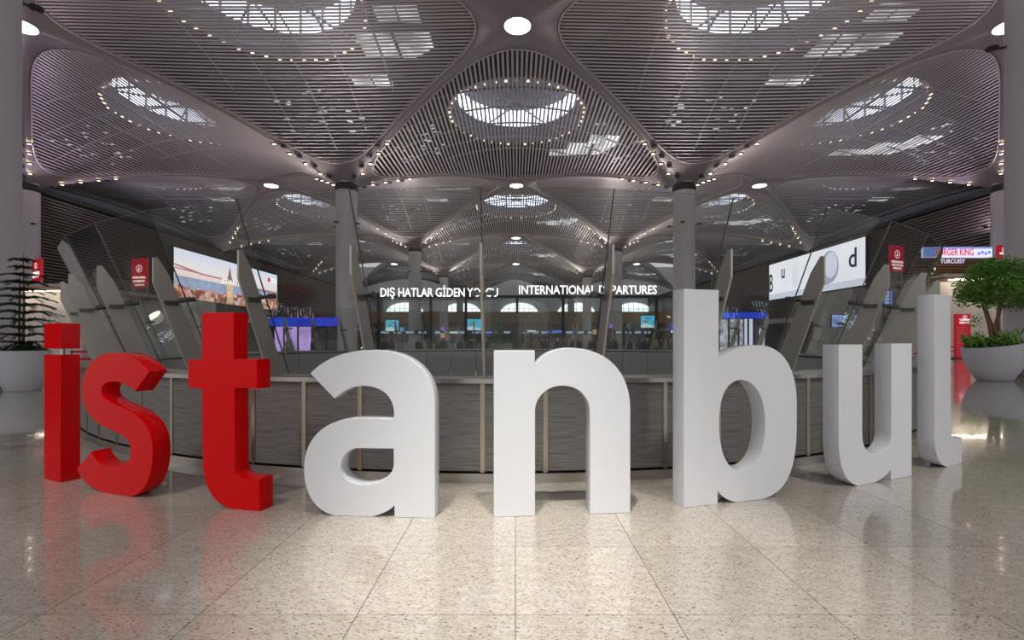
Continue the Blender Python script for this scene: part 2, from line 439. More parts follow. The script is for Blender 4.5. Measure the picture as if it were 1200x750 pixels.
# small downlights let into the ribs near each column
DL = MB(); DL.lathe([(.01, -.02), (.17, -.02)], 10, mi=0); DL.lathe([(.17, -.05), (.27, -.05), (.27, .10)], 10, mi=1)
DL_ME = DL.mesh('rib_downlight', [M_SPOT, M_DARK]); DL_OFF = DL.mesh('rib_downlight', [M_CLAMP, M_DARK])
colname = {-3: 'far left', -1: 'left of the middle', 1: 'right of the middle', 3: 'far right'}
rown = {-1: 'nearest', 1: 'second', 3: 'third', 5: 'fourth', 7: 'last'}
for j in (-1, 1, 3, 5):
    for i in (-3, -1, 1, 3):
        for (di, dj) in ((-1, -1), (-1, 1), (1, -1), (1, 1)):
            if abs(i+di) > 2 and abs(i) == 3 and (i+di) in (-4, 4): continue
            if j == -1 and dj == -1: continue
            rib = '%s %s' % ('receding' if dj > 0 else 'nearer', 'left' if di < 0 else 'right')
            for k in range(4):
                for sd in ((-1, 1) if j <= 1 else (1,)):
                    f = .085+.062*k+(.028 if sd > 0 else 0); ac = .012*sd
                    fx = XS[i]+(XS[i+di]-XS[i])*(f+ac); fy = YJ(j)+17.3*dj*(f-ac)
                    z = ZCOL+(ZNODE-ZCOL)*e_(f)-.16
                    o = inst(DL_ME if sd > 0 else DL_OFF, 'rib_downlight', None, (fx, fy, z))
                    tag(o, '%s downlight, %s rib, column %s, %s row' % ('glowing warm' if sd > 0 else 'unlit dark', rib, colname[i], rown[j]), 'downlight', '%s rib downlights, %s rib, %s column, %s row' % ('lit' if sd > 0 else 'unlit', rib, colname[i], rown[j]))

# ------------------------------------------------------------------ columns
def column(x, y, label, top=18.6, r=1.1, up=None, upcol=(1, .90, .86)):
    t = empty('column', (x, y, 0))
    MB().lathe([(.01, 0), (r, 0), (r, top), (.01, top)], 40).build('shaft', M_COLUMN, t, 'auto')
    MB().lathe([(r+.02, 0), (r+.05, 0), (r+.05, .32), (r+.0, .32)], 40).build('base_ring', M_STEEL, t, 'auto')
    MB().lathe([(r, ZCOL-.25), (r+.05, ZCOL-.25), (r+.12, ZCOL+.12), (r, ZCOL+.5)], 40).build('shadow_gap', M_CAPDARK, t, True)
    for a in (0, 1, 2, 3):
        aa = PI/4+a*PI/2+.35
        s = MB().lathe([(.01, .05), (.22, .05), (.24, .0), (.18, -.08), (.01, -.08)], 14).build('sconce', M_DARK, t, True, (cos(aa)*(r+.45), sin(aa)*(r+.45), 13.9))
        MB().box((0, 0, 0), (.5, .08, .08)).build('arm', M_DARK, s, False, (-cos(aa)*.3, -sin(aa)*.3, -.05), aa)
    if up:
        for a in (0, 1, 2, 3):
            aa = PI/4+a*PI/2+.35
            l = bpy.data.lights.new('sconce_light', 'SPOT'); l.energy = up; l.spot_size = 1.75; l.spot_blend = .7; l.shadow_soft_size = .25; l.color = upcol
            lo = bpy.data.objects.new('sconce_light', l); link(lo, t); lo.location = (cos(aa)*(r+.5), sin(aa)*(r+.5), 14.05); lo.rotation_mode = 'QUATERNION'; lo.rotation_quaternion = Vector((cos(aa), sin(aa), .75)).to_track_quat('-Z', 'Y')
    tag(t, label, 'column', 'round hall columns', 'structure')
    return t
UPW = 2300
column(-18.5, 16.4, 'thick pale round column at the left edge of the picture, behind the conifer', up=UPW)
column(21.6, 19.6, 'thick pale round column at the right edge of the picture, behind the leafy tree', up=UPW)
for j in (1, 3, 5, 7):
    for i in (-1, 1, -3, 3):
        if abs(i) == 3 and j > 1: continue
        column(XS[i], YJ(j), 'pale round column %s, %s row' % (colname[i], rown[j]), up=(UPW if j <= 1 else UPW*1.7) if j <= 5 else None, upcol=(.90, .72, 1.0) if abs(i) == 3 else (1, .90, .86))

# ------------------------------------------------------------------ letters
LET = {
'a': ((-1.254, 4.083), -4, ['M .573,0 L .573,.952 C .573,1.229 .373,1.425 .041,1.425 C -.198,1.425 -.379,1.358 -.517,1.222 L -.302,1.006 C -.222,1.075 -.150,1.116 -.049,1.116 C .125,1.116 .220,1.018 .220,.879 L .220,.840 L -.090,.840 C -.391,.837 -.573,.658 -.573,.399 C -.573,.187 -.476,.030 -.294,0 L .029,0 C .113,.021 .184,.053 .224,.101 L .224,0', 'M .218,.583 L -.090,.583 C -.186,.578 -.246,.499 -.246,.417 C -.246,.323 -.162,.271 -.054,.272 C .089,.275 .218,.344 .218,.460']),
'n': ((.410, 4.122), 5, ['M -.596,0 L -.596,1.42 L -.244,1.42 L -.244,1.298 C -.176,1.389 -.069,1.442 .062,1.442 C .374,1.442 .596,1.244 .596,.910 L .596,0 L .238,0 L .238,.867 C .238,1.021 .134,1.114 -.005,1.115 C -.141,1.116 -.242,1.014 -.242,.897 L -.242,0']),
'b': ((2.123, 4.467), 16, ['M -.634,1.97 L -.262,1.97 L -.262,1.332 C -.142,1.419 .018,1.463 .181,1.462 C .461,1.462 .637,1.245 .637,.904 L .637,.688 C .637,.223 .499,.02 .200,0 L -.071,0 C -.160,.018 -.230,.065 -.274,.125 L -.274,0 L -.634,0', 'M -.258,.74 C -.258,1.014 -.160,1.139 -.011,1.136 C .163,1.126 .259,.948 .259,.721 C .259,.464 .163,.292 -.018,.292 C -.177,.300 -.258,.486 -.258,.74']),
'u': ((3.842, 5.076), 22.7, ['M -.615,1.465 L -.243,1.465 L -.243,.546 C -.243,.386 -.162,.321 -.019,.308 C .148,.293 .244,.361 .244,.510 L .244,1.475 L .615,1.475 L .612,0 L .244,0 L .238,.113 C .148,.039 .043,.008 -.086,0 L -.322,0 C -.530,.066 -.615,.233 -.615,.512']),
'l': ((5.185, 5.717), 29, ['M -.371,2.045 L .045,2.045 L .068,.418 C .075,.354 .125,.318 .212,.318 L .371,.318 L .371,0 L -.029,0 C -.251,.042 -.371,.171 -.371,.369']),
't': ((-2.622, 4.288), -12, ['M -.230,1.757 L .110,1.757 L .110,1.340 L .350,1.340 L .350,1.080 L .116,1.080 L .124,.373 C .124,.301 .172,.284 .236,.284 L .377,.284 L .377,0 L .120,0 C -.096,.012 -.220,.159 -.220,.438 L -.227,1.070 L -.377,1.070 L -.377,1.331 L -.230,1.333']),
's': ((-3.946, 4.689), -19, ['M .512,1.215 C .356,1.335 .205,1.385 .006,1.385 C -.292,1.383 -.472,1.232 -.472,.998 C -.472,.780 -.269,.667 -.017,.621 C .183,.583 .248,.533 .248,.430 C .248,.326 .117,.270 -.062,.261 C -.176,.260 -.259,.299 -.325,.396 L -.554,.197 C -.457,.065 -.315,.01 -.130,0 L .248,0 C .441,.040 .554,.221 .554,.453 C .554,.656 .441,.780 .161,.847 C -.085,.905 -.176,.932 -.176,1.008 C -.176,1.069 -.107,1.099 .006,1.102 C .139,1.105 .226,1.066 .313,1.016']),
'i': ((-4.980, 5.136), -25, ['M -.178,1.357 L .178,1.357 L .178,0 L -.178,0']),
}
def path_pts(d, n=14):
    tk = d.replace(',', ' ').split(); i = 0; pts = []; cur = None; cmd = None
    def num():
        nonlocal i; v = float(tk[i]); i += 1; return v
    while i < len(tk):
        if tk[i] in 'MLC': cmd = tk[i]; i += 1
        if cmd in 'ML': cur = (num(), num()); pts.append(cur)
        else:
            a = (num(), num()); b = (num(), num()); c = (num(), num())
            for k in range(1, n+1):
                t = k/n; s = 1-t
                pts.append(tuple(s**3*cur[q]+3*s*s*t*a[q]+3*s*t*t*b[q]+t**3*c[q] for q in (0, 1)))
            cur = c
    out = [pts[0]]
    for p in pts[1:]:
        if abs(p[0]-out[-1][0])+abs(p[1]-out[-1][1]) > 1e-4: out.append(p)
    if abs(out[0][0]-out[-1][0])+abs(out[0][1]-out[-1][1]) < 1e-4: out.pop()
    return out
def extrude(name, paths, depth, material, parent=None, bev=.004, n=14):
    cu = bpy.data.curves.new(name, 'CURVE'); cu.dimensions = '2D'; cu.fill_mode = 'BOTH'; cu.extrude = depth/2-bev; cu.bevel_depth = bev; cu.bevel_resolution = 1; cu.offset = -bev
    for d in paths:
        pts = path_pts(d, n) if isinstance(d, str) else d
        sp = cu.splines.new('POLY'); sp.points.add(len(pts)-1); sp.use_cyclic_u = True
        for q, p in zip(sp.points, pts): q.co = (p[0], p[1], 0, 1)
    tmp = bpy.data.objects.new('tmp', cu); COL.objects.link(tmp)
    me = bpy.data.meshes.new_from_object(tmp); bpy.data.objects.remove(tmp); bpy.data.curves.remove(cu)
    me.name = name
    bm = bmesh.new(); bm.from_mesh(me); bmesh.ops.remove_doubles(bm, verts=bm.verts, dist=1e-4)
    M = Matrix(((1, 0, 0, 0), (0, 0, -1, depth/2), (0, 1, 0, 0), (0, 0, 0, 1)))     # face towards -y, front at y = 0
    bmesh.ops.transform(bm, matrix=M, verts=bm.verts)
    bmesh.ops.recalc_face_normals(bm, faces=bm.faces)
    bm.to_mesh(me); bm.free(); me.materials.clear(); me.materials.append(material)
    autosmooth(me, 30)
    for p in me.polygons:
        if abs(p.normal.y) > .99: p.use_smooth = False
    o = bpy.data.objects.new(name, me); link(o, parent)
    return o
LD = .17
for ch, ((x, y), th, paths) in LET.items():
    red = ch in 'ist'
    if ch == 'i':
        r = empty('display_letter', (x, y, .002), radians(th))
        bevel(MB().box((0, LD/2, .678), (.356, LD, 1.355)).build('stem', M_RED, r), .004)
        bevel(MB().box((0, LD/2, 1.555), (.356, LD, .272)).build('dot', M_RED, r), .004)
        MB().tube([(.0, .085, 1.35), (.0, .085, 1.425)], .024, 12).build('pin', M_STEEL, r, 'auto')
    else:
        r = extrude('display_letter', paths, LD, M_RED if red else M_WHITE)
        r.location = (x, y, .002); r.rotation_euler = (0, 0, radians(th))
    tag(r, 'glossy %s freestanding letter %s on the granite floor' % ('red' if red else 'white', ch), 'letter', 'large display letters in an arc')

# ------------------------------------------------------------------ round balustrade
def ring_pt(a, R, z): return Vector((RC.x+R*sin(a), RC.y-R*cos(a), z))   # a = 0 towards the camera
def arc_box(m, a0, a1, r0, r1, z0, z1, n=3, c=None, mi=0):
    vs = []; fs = []
    for k in range(n+1):
        a = a0+(a1-a0)*k/n
        for (r, z) in ((r1, z0), (r1, z1), (r0, z1), (r0, z0)):
            vs.append((r*sin(a), -r*cos(a), z))
    for k in range(n):
        for q in range(4): fs.append((k*4+q, k*4+4+q, k*4+4+(q+1) % 4, k*4+(q+1) % 4))
    fs += [(0, 1, 2, 3), (n*4+3, n*4+2, n*4+1, n*4)]
    return m.add(vs, fs, mi)
NB = 47; DA = 2*PI/NB; PH = .057-.5*DA
def balustrade():
    root = empty('round_balustrade', RC)
    ZT = 1.12
    pan = arc_box(MB(), -DA/4+.0017, DA/4-.0017, 9.90, 9.985, .125, 1.045).mesh('clad_panel', M_PANEL)
    strip = arc_box(MB(), -.0024, .0024, 9.90, 9.996, .11, 1.05, 1).mesh('joint_strip', M_BRONZE)
    inpan = arc_box(MB(), -DA/2+.0012, DA/2-.0012, 9.27, 9.33, -.62, 1.0).mesh('inner_panel', M_GREYP)
    for k in range(2*NB):
        a = PH+DA*k/2
        o = inst(pan, 'clad_panel', root, (0, 0, 0), a+DA/4); inst(strip, 'joint_strip', root, (0, 0, 0), a)
    for k in range(NB): inst(inpan, 'inner_panel', root, (0, 0, 0), PH+DA*(k+.5))
    m = MB(); arc_box(m, 0, 2*PI, 9.33, 9.91, .0, 1.06, 188); m.build('core', M_DARK, root)
    m = MB(); arc_box(m, 0, 2*PI, 9.90, 10.0, .0, .10, 188); m.build('kick_plate', M_STEEL, root, 'auto')
    m = MB(); arc_box(m, 0, 2*PI, 9.72, 10.03, 1.055, 1.105, 188); m.build('cap_rail', M_STEEL, root, 'auto')
    m = MB(); arc_box(m, 0, 2*PI, 9.25, 9.72, 1.05, 1.085, 188); m.build('inner_ledge', M_GREYP, root, 'auto')
    m = MB(); arc_box(m, 0, 2*PI, 9.30, 9.55, -5, -.62, 94); m.build('slab_edge', M_GREYP, root)
    # leaning glass panes
    def cone(a0, a1, z0, z1, rz0, rz1, th, n=4):
        vs = []; fs = []
        for k in range(n+1):
            a = a0+(a1-a0)*k/n
            for (r, z) in ((rz0+th, z0), (rz1+th, z1), (rz1, z1), (rz0, z0)): vs.append((r*sin(a), -r*cos(a), z))
        for k in range(n):
            for q in range(4): fs.append((k*4+q, k*4+4+q, k*4+4+(q+1) % 4, k*4+(q+1) % 4))
        fs += [(0, 1, 2, 3), (n*4+3, n*4+2, n*4+1, n*4)]
        return MB().add(vs, fs)
    RB, RT, ZB, ZTOP = 9.42, 10.22, 1.085, 3.06
    glm = cone(-DA/2+.0010, DA/2-.0010, ZB, ZTOP, RB, RT, .020, 1); glm.m = [0, 1, 0, 0, 0, 0]; gl = glm.mesh('glass_pane', [M_GLASS, mat('glass_edge', (.42, .52, .47), .25)])
    # dark silicone edge at one side of each pane
    def gr(z): return RB+(RT-RB)*(z-ZB)/(ZTOP-ZB)
    seal = MB(); seal.tube([(0, -gr(ZB)-.01, ZB), (0, -gr(ZTOP)-.01, ZTOP)], .0085, 5); seal_me = seal.mesh('joint_seal', M_CLAMP)
    fin = MB(); t = .013
    prof = [(9.52, 1.09), (9.77, 1.09), (10.20, 2.20), (10.20, 2.50), (10.155, 2.51), (10.03, 2.32)]
    # plate in the radial plane
    k = len(prof); fin.add([(-t, -r, z) for r, z in prof]+[(t, -r, z) for r, z in prof], [tuple(range(k)), tuple(range(k, 2*k))[::-1]]+[(q, k+q, k+(q+1) % k, (q+1) % k) for q in range(k)])
    fin_me = fin.mesh('fin_post', M_FIN)
    cl = MB(); zc = 2.02; rg = gr(zc)
    cl.tube([(0, -10.05, zc-.06), (0, -rg-.03, zc)], .022, 8)
    cl.tube([(-.11, -rg-.05, zc+.0), (.11, -rg-.05, zc+.0)], .018, 8)
    for s in (-1, 1): cl.tube([(s*.10, -rg-.07, zc), (s*.10, -rg+.02, zc+.01)], .032, 10)
    cl.box((0, -10.0, zc-.05), (.06, .16, .05)); cl_me = cl.mesh('glass_clamp', M_CLAMP)
    for k in range(NB):
        a = PH+DA*k
        inst(gl, 'glass_pane', root, (0, 0, 0), a+DA/2); inst(seal_me, 'joint_seal', root, (0, 0, 0), a)
        f = inst(fin_me, 'fin_post', root, (0, 0, 0), a); inst(cl_me, 'glass_clamp', f)
    tag(root, 'round balustrade with dark metal panels, steel fins and leaning glass behind the letters', 'balustrade')
    m = MB().lathe([(.01, -5), (9.5, -5)], 48, (RC.x, RC.y, 0)); o = m.build('floor', M_GREYP); tag(o, 'grey floor of the level below the round opening', 'floor', kind='structure')
balustrade()

# ------------------------------------------------------------------ side walls with slats and screens
WX = 53.4
def side_wall(s, nm):
    root = empty('wall_'+nm, (s*WX, 110, 0)); tag(root, 'dark wall clad in bronze horizontal slats, %s side' % nm, 'wall', kind='structure')
    MB().box((s*.6, 0, 11.6), (.4, 166, 13.6)).build('backing', M_WALLBACK, root)
    sl = MB().box((0, 0, 0), (.16, 166, .19)).mesh('slat', M_WALLSLAT)
    for k in range(33): inst(sl, 'slat', root, (s*.16, 0, 6.3+k*.36))
    MB().box((s*.0, 0, 5.6), (1.6, 166, .9)).build('fascia', M_GREYW, root)
    MB().box((s*1.6, 0, 2.6), (.3, 166, 5.2)).build('lower_wall', mat('shop_wall_dark', (.10, .10, .11), .5), root)
    MB().box((s*15.4, -10, 14.5), (.3, 190, 29)).build('upper_backing', mat('upper_backing', (.05, .055, .07), .7), root)
    MB().box((s*.9, 0, 18.5), (2.0, 166, .5)).build('coping', M_DARK, root)
    return root
side_wall(-1, 'left'); side_wall(1, 'right')
def text(name, s, size, m, parent, loc, rot=(PI/2, 0, 0), ext=.01, align='CENTER', sx=1, bold=.012):
    c = bpy.data.curves.new(name, 'FONT'); c.body = s; c.size = size; c.extrude = ext; c.align_x = align; c.align_y = 'CENTER'; c.resolution_u = 3
    c.materials.append(m); c.offset = bold*size
    t = bpy.data.objects.new(name, c); COL.objects.link(t); me = bpy.data.meshes.new_from_object(t); bpy.data.objects.remove(t); bpy.data.curves.remove(c)
    me.name = name; o = bpy.data.objects.new(name, me); link(o, parent); o.location = loc; o.rotation_euler = rot; o.scale = (sx, 1, 1); return o
def screen_sky(name):
    m = bpy.data.materials.new(name); m.use_nodes = True; nt = m.node_tree; N = nt.nodes; N.remove(N['Principled BSDF'])
    tc = N.new('ShaderNodeTexCoord'); sx = N.new('ShaderNodeSeparateXYZ'); nt.links.new(tc.outputs['Object'], sx.inputs[0])
    mr = N.new('ShaderNodeMapRange'); mr.inputs[1].default_value = -1; mr.inputs[2].default_value = 4; nt.links.new(sx.outputs[2], mr.inputs[0])
    n = N.new('ShaderNodeTexNoise'); n.inputs['Scale'].default_value = .25; nt.links.new(tc.outputs['Object'], n.inputs['Vector'])
    r = N.new('ShaderNodeValToRGB'); e = r.color_ramp.elements; e[0].color = (.95, .66, .62, 1); e[1].color = (.80, .82, .98, 1); x = e.new(.45); x.color = (.98, .90, .95, 1)
    nt.links.new(mr.outputs[0], r.inputs[0]); em = N.new('ShaderNodeEmission'); em.inputs[1].default_value = .95; nt.links.new(r.outputs[0], em.inputs[0]); nt.links.new(em.outputs[0], N['Material Output'].inputs[0]); return m
def screen_town(name):
    m = bpy.data.materials.new(name); m.use_nodes = True; nt = m.node_tree; N = nt.nodes; N.remove(N['Principled BSDF'])
    tc = N.new('ShaderNodeTexCoord'); v = N.new('ShaderNodeTexVoronoi'); v.inputs['Scale'].default_value = 1.3; nt.links.new(tc.outputs['Object'], v.inputs['Vector'])
    sp = N.new('ShaderNodeSeparateColor'); nt.links.new(v.outputs['Color'], sp.inputs[0])
    r = N.new('ShaderNodeValToRGB'); e = r.color_ramp.elements; e[0].color = (.45, .10, .07, 1); e[1].color = (.90, .72, .66, 1); x = e.new(.5); x.color = (.72, .22, .14, 1); x = e.new(.25); x.color = (.25, .12, .10, 1)
    nt.links.new(sp.outputs[0], r.inputs[0]); em = N.new('ShaderNodeEmission'); em.inputs[1].default_value = .9; nt.links.new(r.outputs[0], em.inputs[0]); nt.links.new(em.outputs[0], N['Material Output'].inputs[0]); return m
# left screen: the city view. local frame: x along the wall, z up, facing the hall
def left_screen():
    Ya, Yb, Z0, Z1 = 74.4, 106.5, 8.4, 16.2
    r = empty('led_screen', (-WX+.25, (Ya+Yb)/2, (Z0+Z1)/2), PI/2)      # local +x -> +Y, local -y -> +X
    W, H = Yb-Ya, Z1-Z0
    MB().box((0, .12, 0), (W+.3, .2, H+.3)).build('screen_frame', M_DARK, r)
    MB().box((0, 0, 0), (W, .05, H)).build('sky_picture', screen_sky('screen_sky'), r)
    sea = MB(); sea.box((0, -.05, -1.9), (W, .03, 3.0)); sea.build('sea_picture', glow('screen_sea', (.42, .50, .70), .8, .2, .5), r)
    hz = MB(); hz.box((W*.22, -.08, -.15), (W*.56, .03, .5)); hz.build('shore_picture', glow('screen_shore', (.42, .28, .36), .8), r)
    tw = MB(); xs = -W/2
    while xs < W/2:
        ww = rnd.uniform(.7, 1.6); hh = rnd.uniform(1.5, 2.1)+1.1*max(0, xs/W*1.2); ww = min(ww, W/2-xs)
        tw.box((xs+ww/2, -.11, -H/2+hh/2), (ww, .03, hh)); xs += ww+.001
    tw.build('town_picture', screen_town('screen_town'), r)
    br = MB(); pts = [(-W/2, -.12, 1.25), (-W*.3, -.12, .55), (-W*.12, -.12, .45), (W*.05, -.12, .35)]; br.tube(pts, .13, 6); br.tube([(-W/2, -.12, .75), (W*.08, -.12, .25)], .10, 6)
    br.build('bridge_picture', glow('screen_bridge', (.62, .26, .24), .8), r)
    t = MB(); x = -W*.055
    t.lathe([(.01, -3.6), (.95, -3.6), (.85, -1.0)], 4, (x, -.35, 0), 0); t.lathe([(1.0, -1.0), (1.0, -.1), (.7, .1), (.7, .5)], 4, (x, -.35, 0), 0)
    t.lathe([(.75, .5), (.02, 3.0)], 4, (x, -.35, 0), 1)
    t.v = [(v[0], -.16+(v[1]+.35)*.05, v[2]) for v in t.v]
    t.build('tower_picture', [glow('screen_tower', (.90, .62, .40), .9, .3, 3), glow('screen_tower_roof', (.35, .22, .22), .8)], r)
    text('picture_title', 'ISTANBUL', 1.35, glow('screen_title', (1, 1, 1), 1.2), r, (-W*.045, -.3, .05))
    text('picture_logo_text', 'TURKISH\nAIRLINES', .65, glow('screen_title', (1, 1, 1), 1.2), r, (W*.445, -.2, 2.4))
    MB().lathe([(.01, 0), (.5, 0)], 20).build('picture_logo', glow('screen_logo', (.75, .02, .06), .9), r, False, (W*.385, -.12, 2.4)).rotation_euler = (PI/2, 0, 0)
    tag(r, 'wide lit screen with a sunset city and tower on the left wall', 'screen')
left_screen()
def right_screen():
    Ya, Yb, Z0, Z1 = 72.6, 100, 10.1, 17.4
    r = empty('led_screen', (WX-.25, (Ya+Yb)/2, (Z0+Z1)/2), -PI/2)      # local +x -> -Y
    W, H = Yb-Ya, Z1-Z0
    MB().box((0, .12, 0), (W+.3, .2, H+.3)).build('screen_frame', M_DARK, r)
    MB().box((0, 0, 0), (W, .05, H)).build('white_picture', glow('screen_white', (.93, .91, 1.0), .95, .05, .1), r)
    MB().box((0, -.05, -H/2+.55), (W, .03, 1.1)).build('grey_strip', glow('screen_strip', (.68, .72, .86), .9), r)
    dk = glow('screen_letter', (.055, .055, .075), .6)
    text('picture_letter', 'B', 5.2, dk, r, (-W/2+.75, -.06, -.4), sx=.55)
    text('picture_letter', 'u', 4.0, dk, r, (-W*.31, -.06, 1.5), sx=.75)
    text('picture_letter', 'd', 4.3, dk, r, (W*.405, -.06, .75), sx=.95)
    eg = glow('screen_bud', (.42, .41, .58), .9, .12, .4)
    for (x, z, a, b, mt) in ((W*.20, .3, 2.35, 2.75, eg), (W*.165, -.9, 2.1, 1.7, glow('screen_bud_shade', (.33, .32, .48), .9)), (-W*.16, 0, 1.1, 2.0, glow('screen_bud_soft', (.82, .81, .93), .95))):
        m = MB(); m.lathe([(.01, 0), (1, 0)], 36); m.v = [(x+v[0]*a, -.07 if mt is eg else -.05, z+v[1]*b) for v in m.v]; m.build('bud_picture', mt, r)
    m = MB(); m.lathe([(.01, 0), (1, 0)], 36); m.v = [(W*.215+v[0]*1.65, -.09, .6+v[1]*2.2) for v in m.v]; m.build('bud_highlight', glow('screen_bud_light', (.72, .71, .86), .95), r)
    tag(r, 'wide lit white screen with grey earbuds and dark letters on the right wall', 'screen')
right_screen()

# ------------------------------------------------------------------ far end of the hall
def far_end():
    r = empty('wall_back', (0, 192, 0)); tag(r, 'far end wall with arched windows', 'wall', kind='structure')
    MB().box((0, .6, 6.3), (180, .4, 12.6)).build('lower_wall', mat('far_grey', (.15, .155, .17), .6), r)
    MB().box((0, 1.2, 22), (180, .3, 19)).build('upper_wall', mat('far_light', (.42, .43, .45), .6), r)
    wd = glow('far_window', (.88, .94, 1.0), 2.0)
    for k in range(-4, 5):
        x = 1.5+k*23.0; m = MB(); a = 7.5; h = 4.2; n = 20
        pts = [(a*cos(PI*q/n), h*sin(PI*q/n)) for q in range(n+1)]
        m.add([(x+p[0], .35, 12.9+p[1]) for p in pts]+[(x, .35, 12.9)], [(q, q+1, n+1) for q in range(n)])
        wn = m.build('window_%d' % (k+5), wd, r)
        f = MB()
        f.tube([(x+p[0]*1.03, .3, 12.9+p[1]*1.03) for p in pts], .16, 5)
        for q in range(-3, 4): f.tube([(x+q*2.0, .3, 12.9), (x+q*2.0, .3, 12.9+h*sqrt(max(0, 1-(q*2/a)**2)))], .1, 4)
        f.tube([(x-a, .3, 14.6), (x+a, .3, 14.6)], .1, 4); f.tube([(x-a, .3, 12.9), (x+a, .3, 12.9)], .2, 4)
        f.build('mullion', M_GREYW, wn)
    o = MB().box((0, 0, 9.0), (100, 3, 3.4)).build('wall_far_bulkhead', M_WOOD, None, False, (0, 150, 0)); tag(o, 'tan timber bulkhead across the far end of the check-in hall', 'bulkhead', kind='structure')
far_end()

# glazed partition and the lit words
def partition():
    Y = 56.0
    r = empty('glazed_partition', (0, Y, 0)); xs = [at(u, 0, Y).x for u in (421, 444, 505, 546, 606, 660, 712, 769, 790)]
    for a, b in zip(xs, xs[1:]):
        MB().box(((a+b)/2, 0, 3.3), (b-a-.3, .05, 6.4)).build('pane', M_GLASS2, r)
    for x in xs[1:-1]: MB().box((x, 0, 3.3), (.30, .35, 6.6)).build('mullion', M_DARK, r)
    MB().box(((xs[0]+xs[-1])/2, 0, 6.72), (xs[-1]-xs[0], .5, .30)).build('top_beam', M_DARK, r)
    tag(r, 'dark framed glass partition below the lit departures words', 'partition')
    for (s, u0, u1, nm, gp) in (('DIŞ HATLAR GİDEN YOLCU', 446, 584, 'left', 'Turkish'), ('INTERNATIONAL DEPARTURES', 607.5, 768, 'right', 'English')):
        x0, x1 = at(u0, 0, Y).x, at(u1, 0, Y).x
        v = 343.5 if nm == 'left' else 340.5
        e = empty('lit_sign', ((x0+x1)/2, Y-.3, at(0, v, Y).z)); rot = 0.012
        words = s.split(' '); tmp = text('word', s, 1.0, M_WORDS, e, (0, 0, 0)); bpy.context.view_layer.update(); wd = tmp.dimensions.x; bpy.data.objects.remove(tmp)
        size = 1.42; sx = (x1-x0)/(wd*size)
        # word by word
        x = 0
        for wn, wtxt in enumerate(words):
            pre = ' '.join(words[:wn])+(' ' if wn else '')
            def width(q):
                o = text('word', q, size, M_WORDS, None, (0, 0, 0)); bpy.context.view_layer.update(); d = o.dimensions.x; bpy.data.objects.remove(o); return d*sx
            full = width(pre+wtxt); ww = width(wtxt)
            text('word', wtxt, size, M_WORDS, e, (-(x1-x0)/2+full-ww, 0, 0), ext=.05, align='LEFT', sx=sx)
        MB().box((0, .22, -.75), (x1-x0, .1, .1)).build('carrier_rail', M_DARK, e)
        tag(e, 'white lit %s words for departures above the glass partition, %s half' % (gp, nm), 'sign')
partition()

# ------------------------------------------------------------------ sign boards
def logo(parent, x, z, r, y=-.06):
    m = MB(); n = 24; m.add([(x+r*q*cos(2*PI*k/n), y, z+r*q*sin(2*PI*k/n)) for q in (.86, 1) for k in range(n)], [(k, (k+1) % n, n+(k+1) % n, n+k) for k in range(n)])
    m.build('emblem_ring', M_SIGNTXT, parent)
    m = MB(); pts = [(-.15, .75), (.1, .55), (.2, .1), (.15, -.2), (.7, -.35), (.2, -.45), (-.75, -.6), (-.25, -.3), (-.1, .2)]
    m.add([(x+r*a*.85, y-.01, z+r*b*.85) for a, b in pts], [tuple(range(len(pts)))]); m.build('emblem_bird', M_SIGNTXT, parent)
def red_sign(u0, u1, v0, v1, Y, rz, lines, label, base=0.0):
    p = at((u0+u1)/2, v1, Y); W = (u1-u0)/FPX*Y/max(.35, cos(abs(rz))); H = (v1-v0)/FPX*Y
    r = empty('red_sign', (p.x, p.y, p.z), rz)
    MB().box((0, 0, H/2), (W, .18, H)).build('board', M_SIGNRED, r)
    logo(r, 0, H*.66, min(W, H)*.19, -.11)
    for k, s in enumerate(lines): 
        o = text('lettering', s, W*.155*(1 if k < 2 else .8), M_SIGNTXT, r, (0, -.11, H*(.36-.125*k)), ext=.005, sx=min(1, 9/len(s)))
    if True:
        for sx in (-1, 1): MB().tube([(sx*W*.42, .05, base-p.z), (sx*W*.42, .05, H*.3)], .07, 8).build('post', M_FIN, r)
    tag(r, label, 'sign'); return r
red_sign(31, 57, 304, 330, 38.0, radians(-32), ['INTERNATIONAL', 'DIŞ HATLAR'], 'red airline sign board above the wooden canopy behind the conifer', 5.40)
red_sign(153, 175, 303, 338, 58, radians(-12), ['INTERNATIONAL', 'DOMESTIC', 'COMMERCIAL'], 'tall red airline sign board seen through the glass left of the city screen')
red_sign(1039, 1062, 288, 318, 56, radians(20), ['INTERNATIONAL', 'DIŞ HATLAR', 'BUSINESS CLASS'], 'red airline sign board seen through the glass right of the white screen')
red_sign(1165, 1182, 288, 303, 40.0, radians(25), ['INTERNATIONAL'], 'small red airline sign board behind the leafy tree crown')

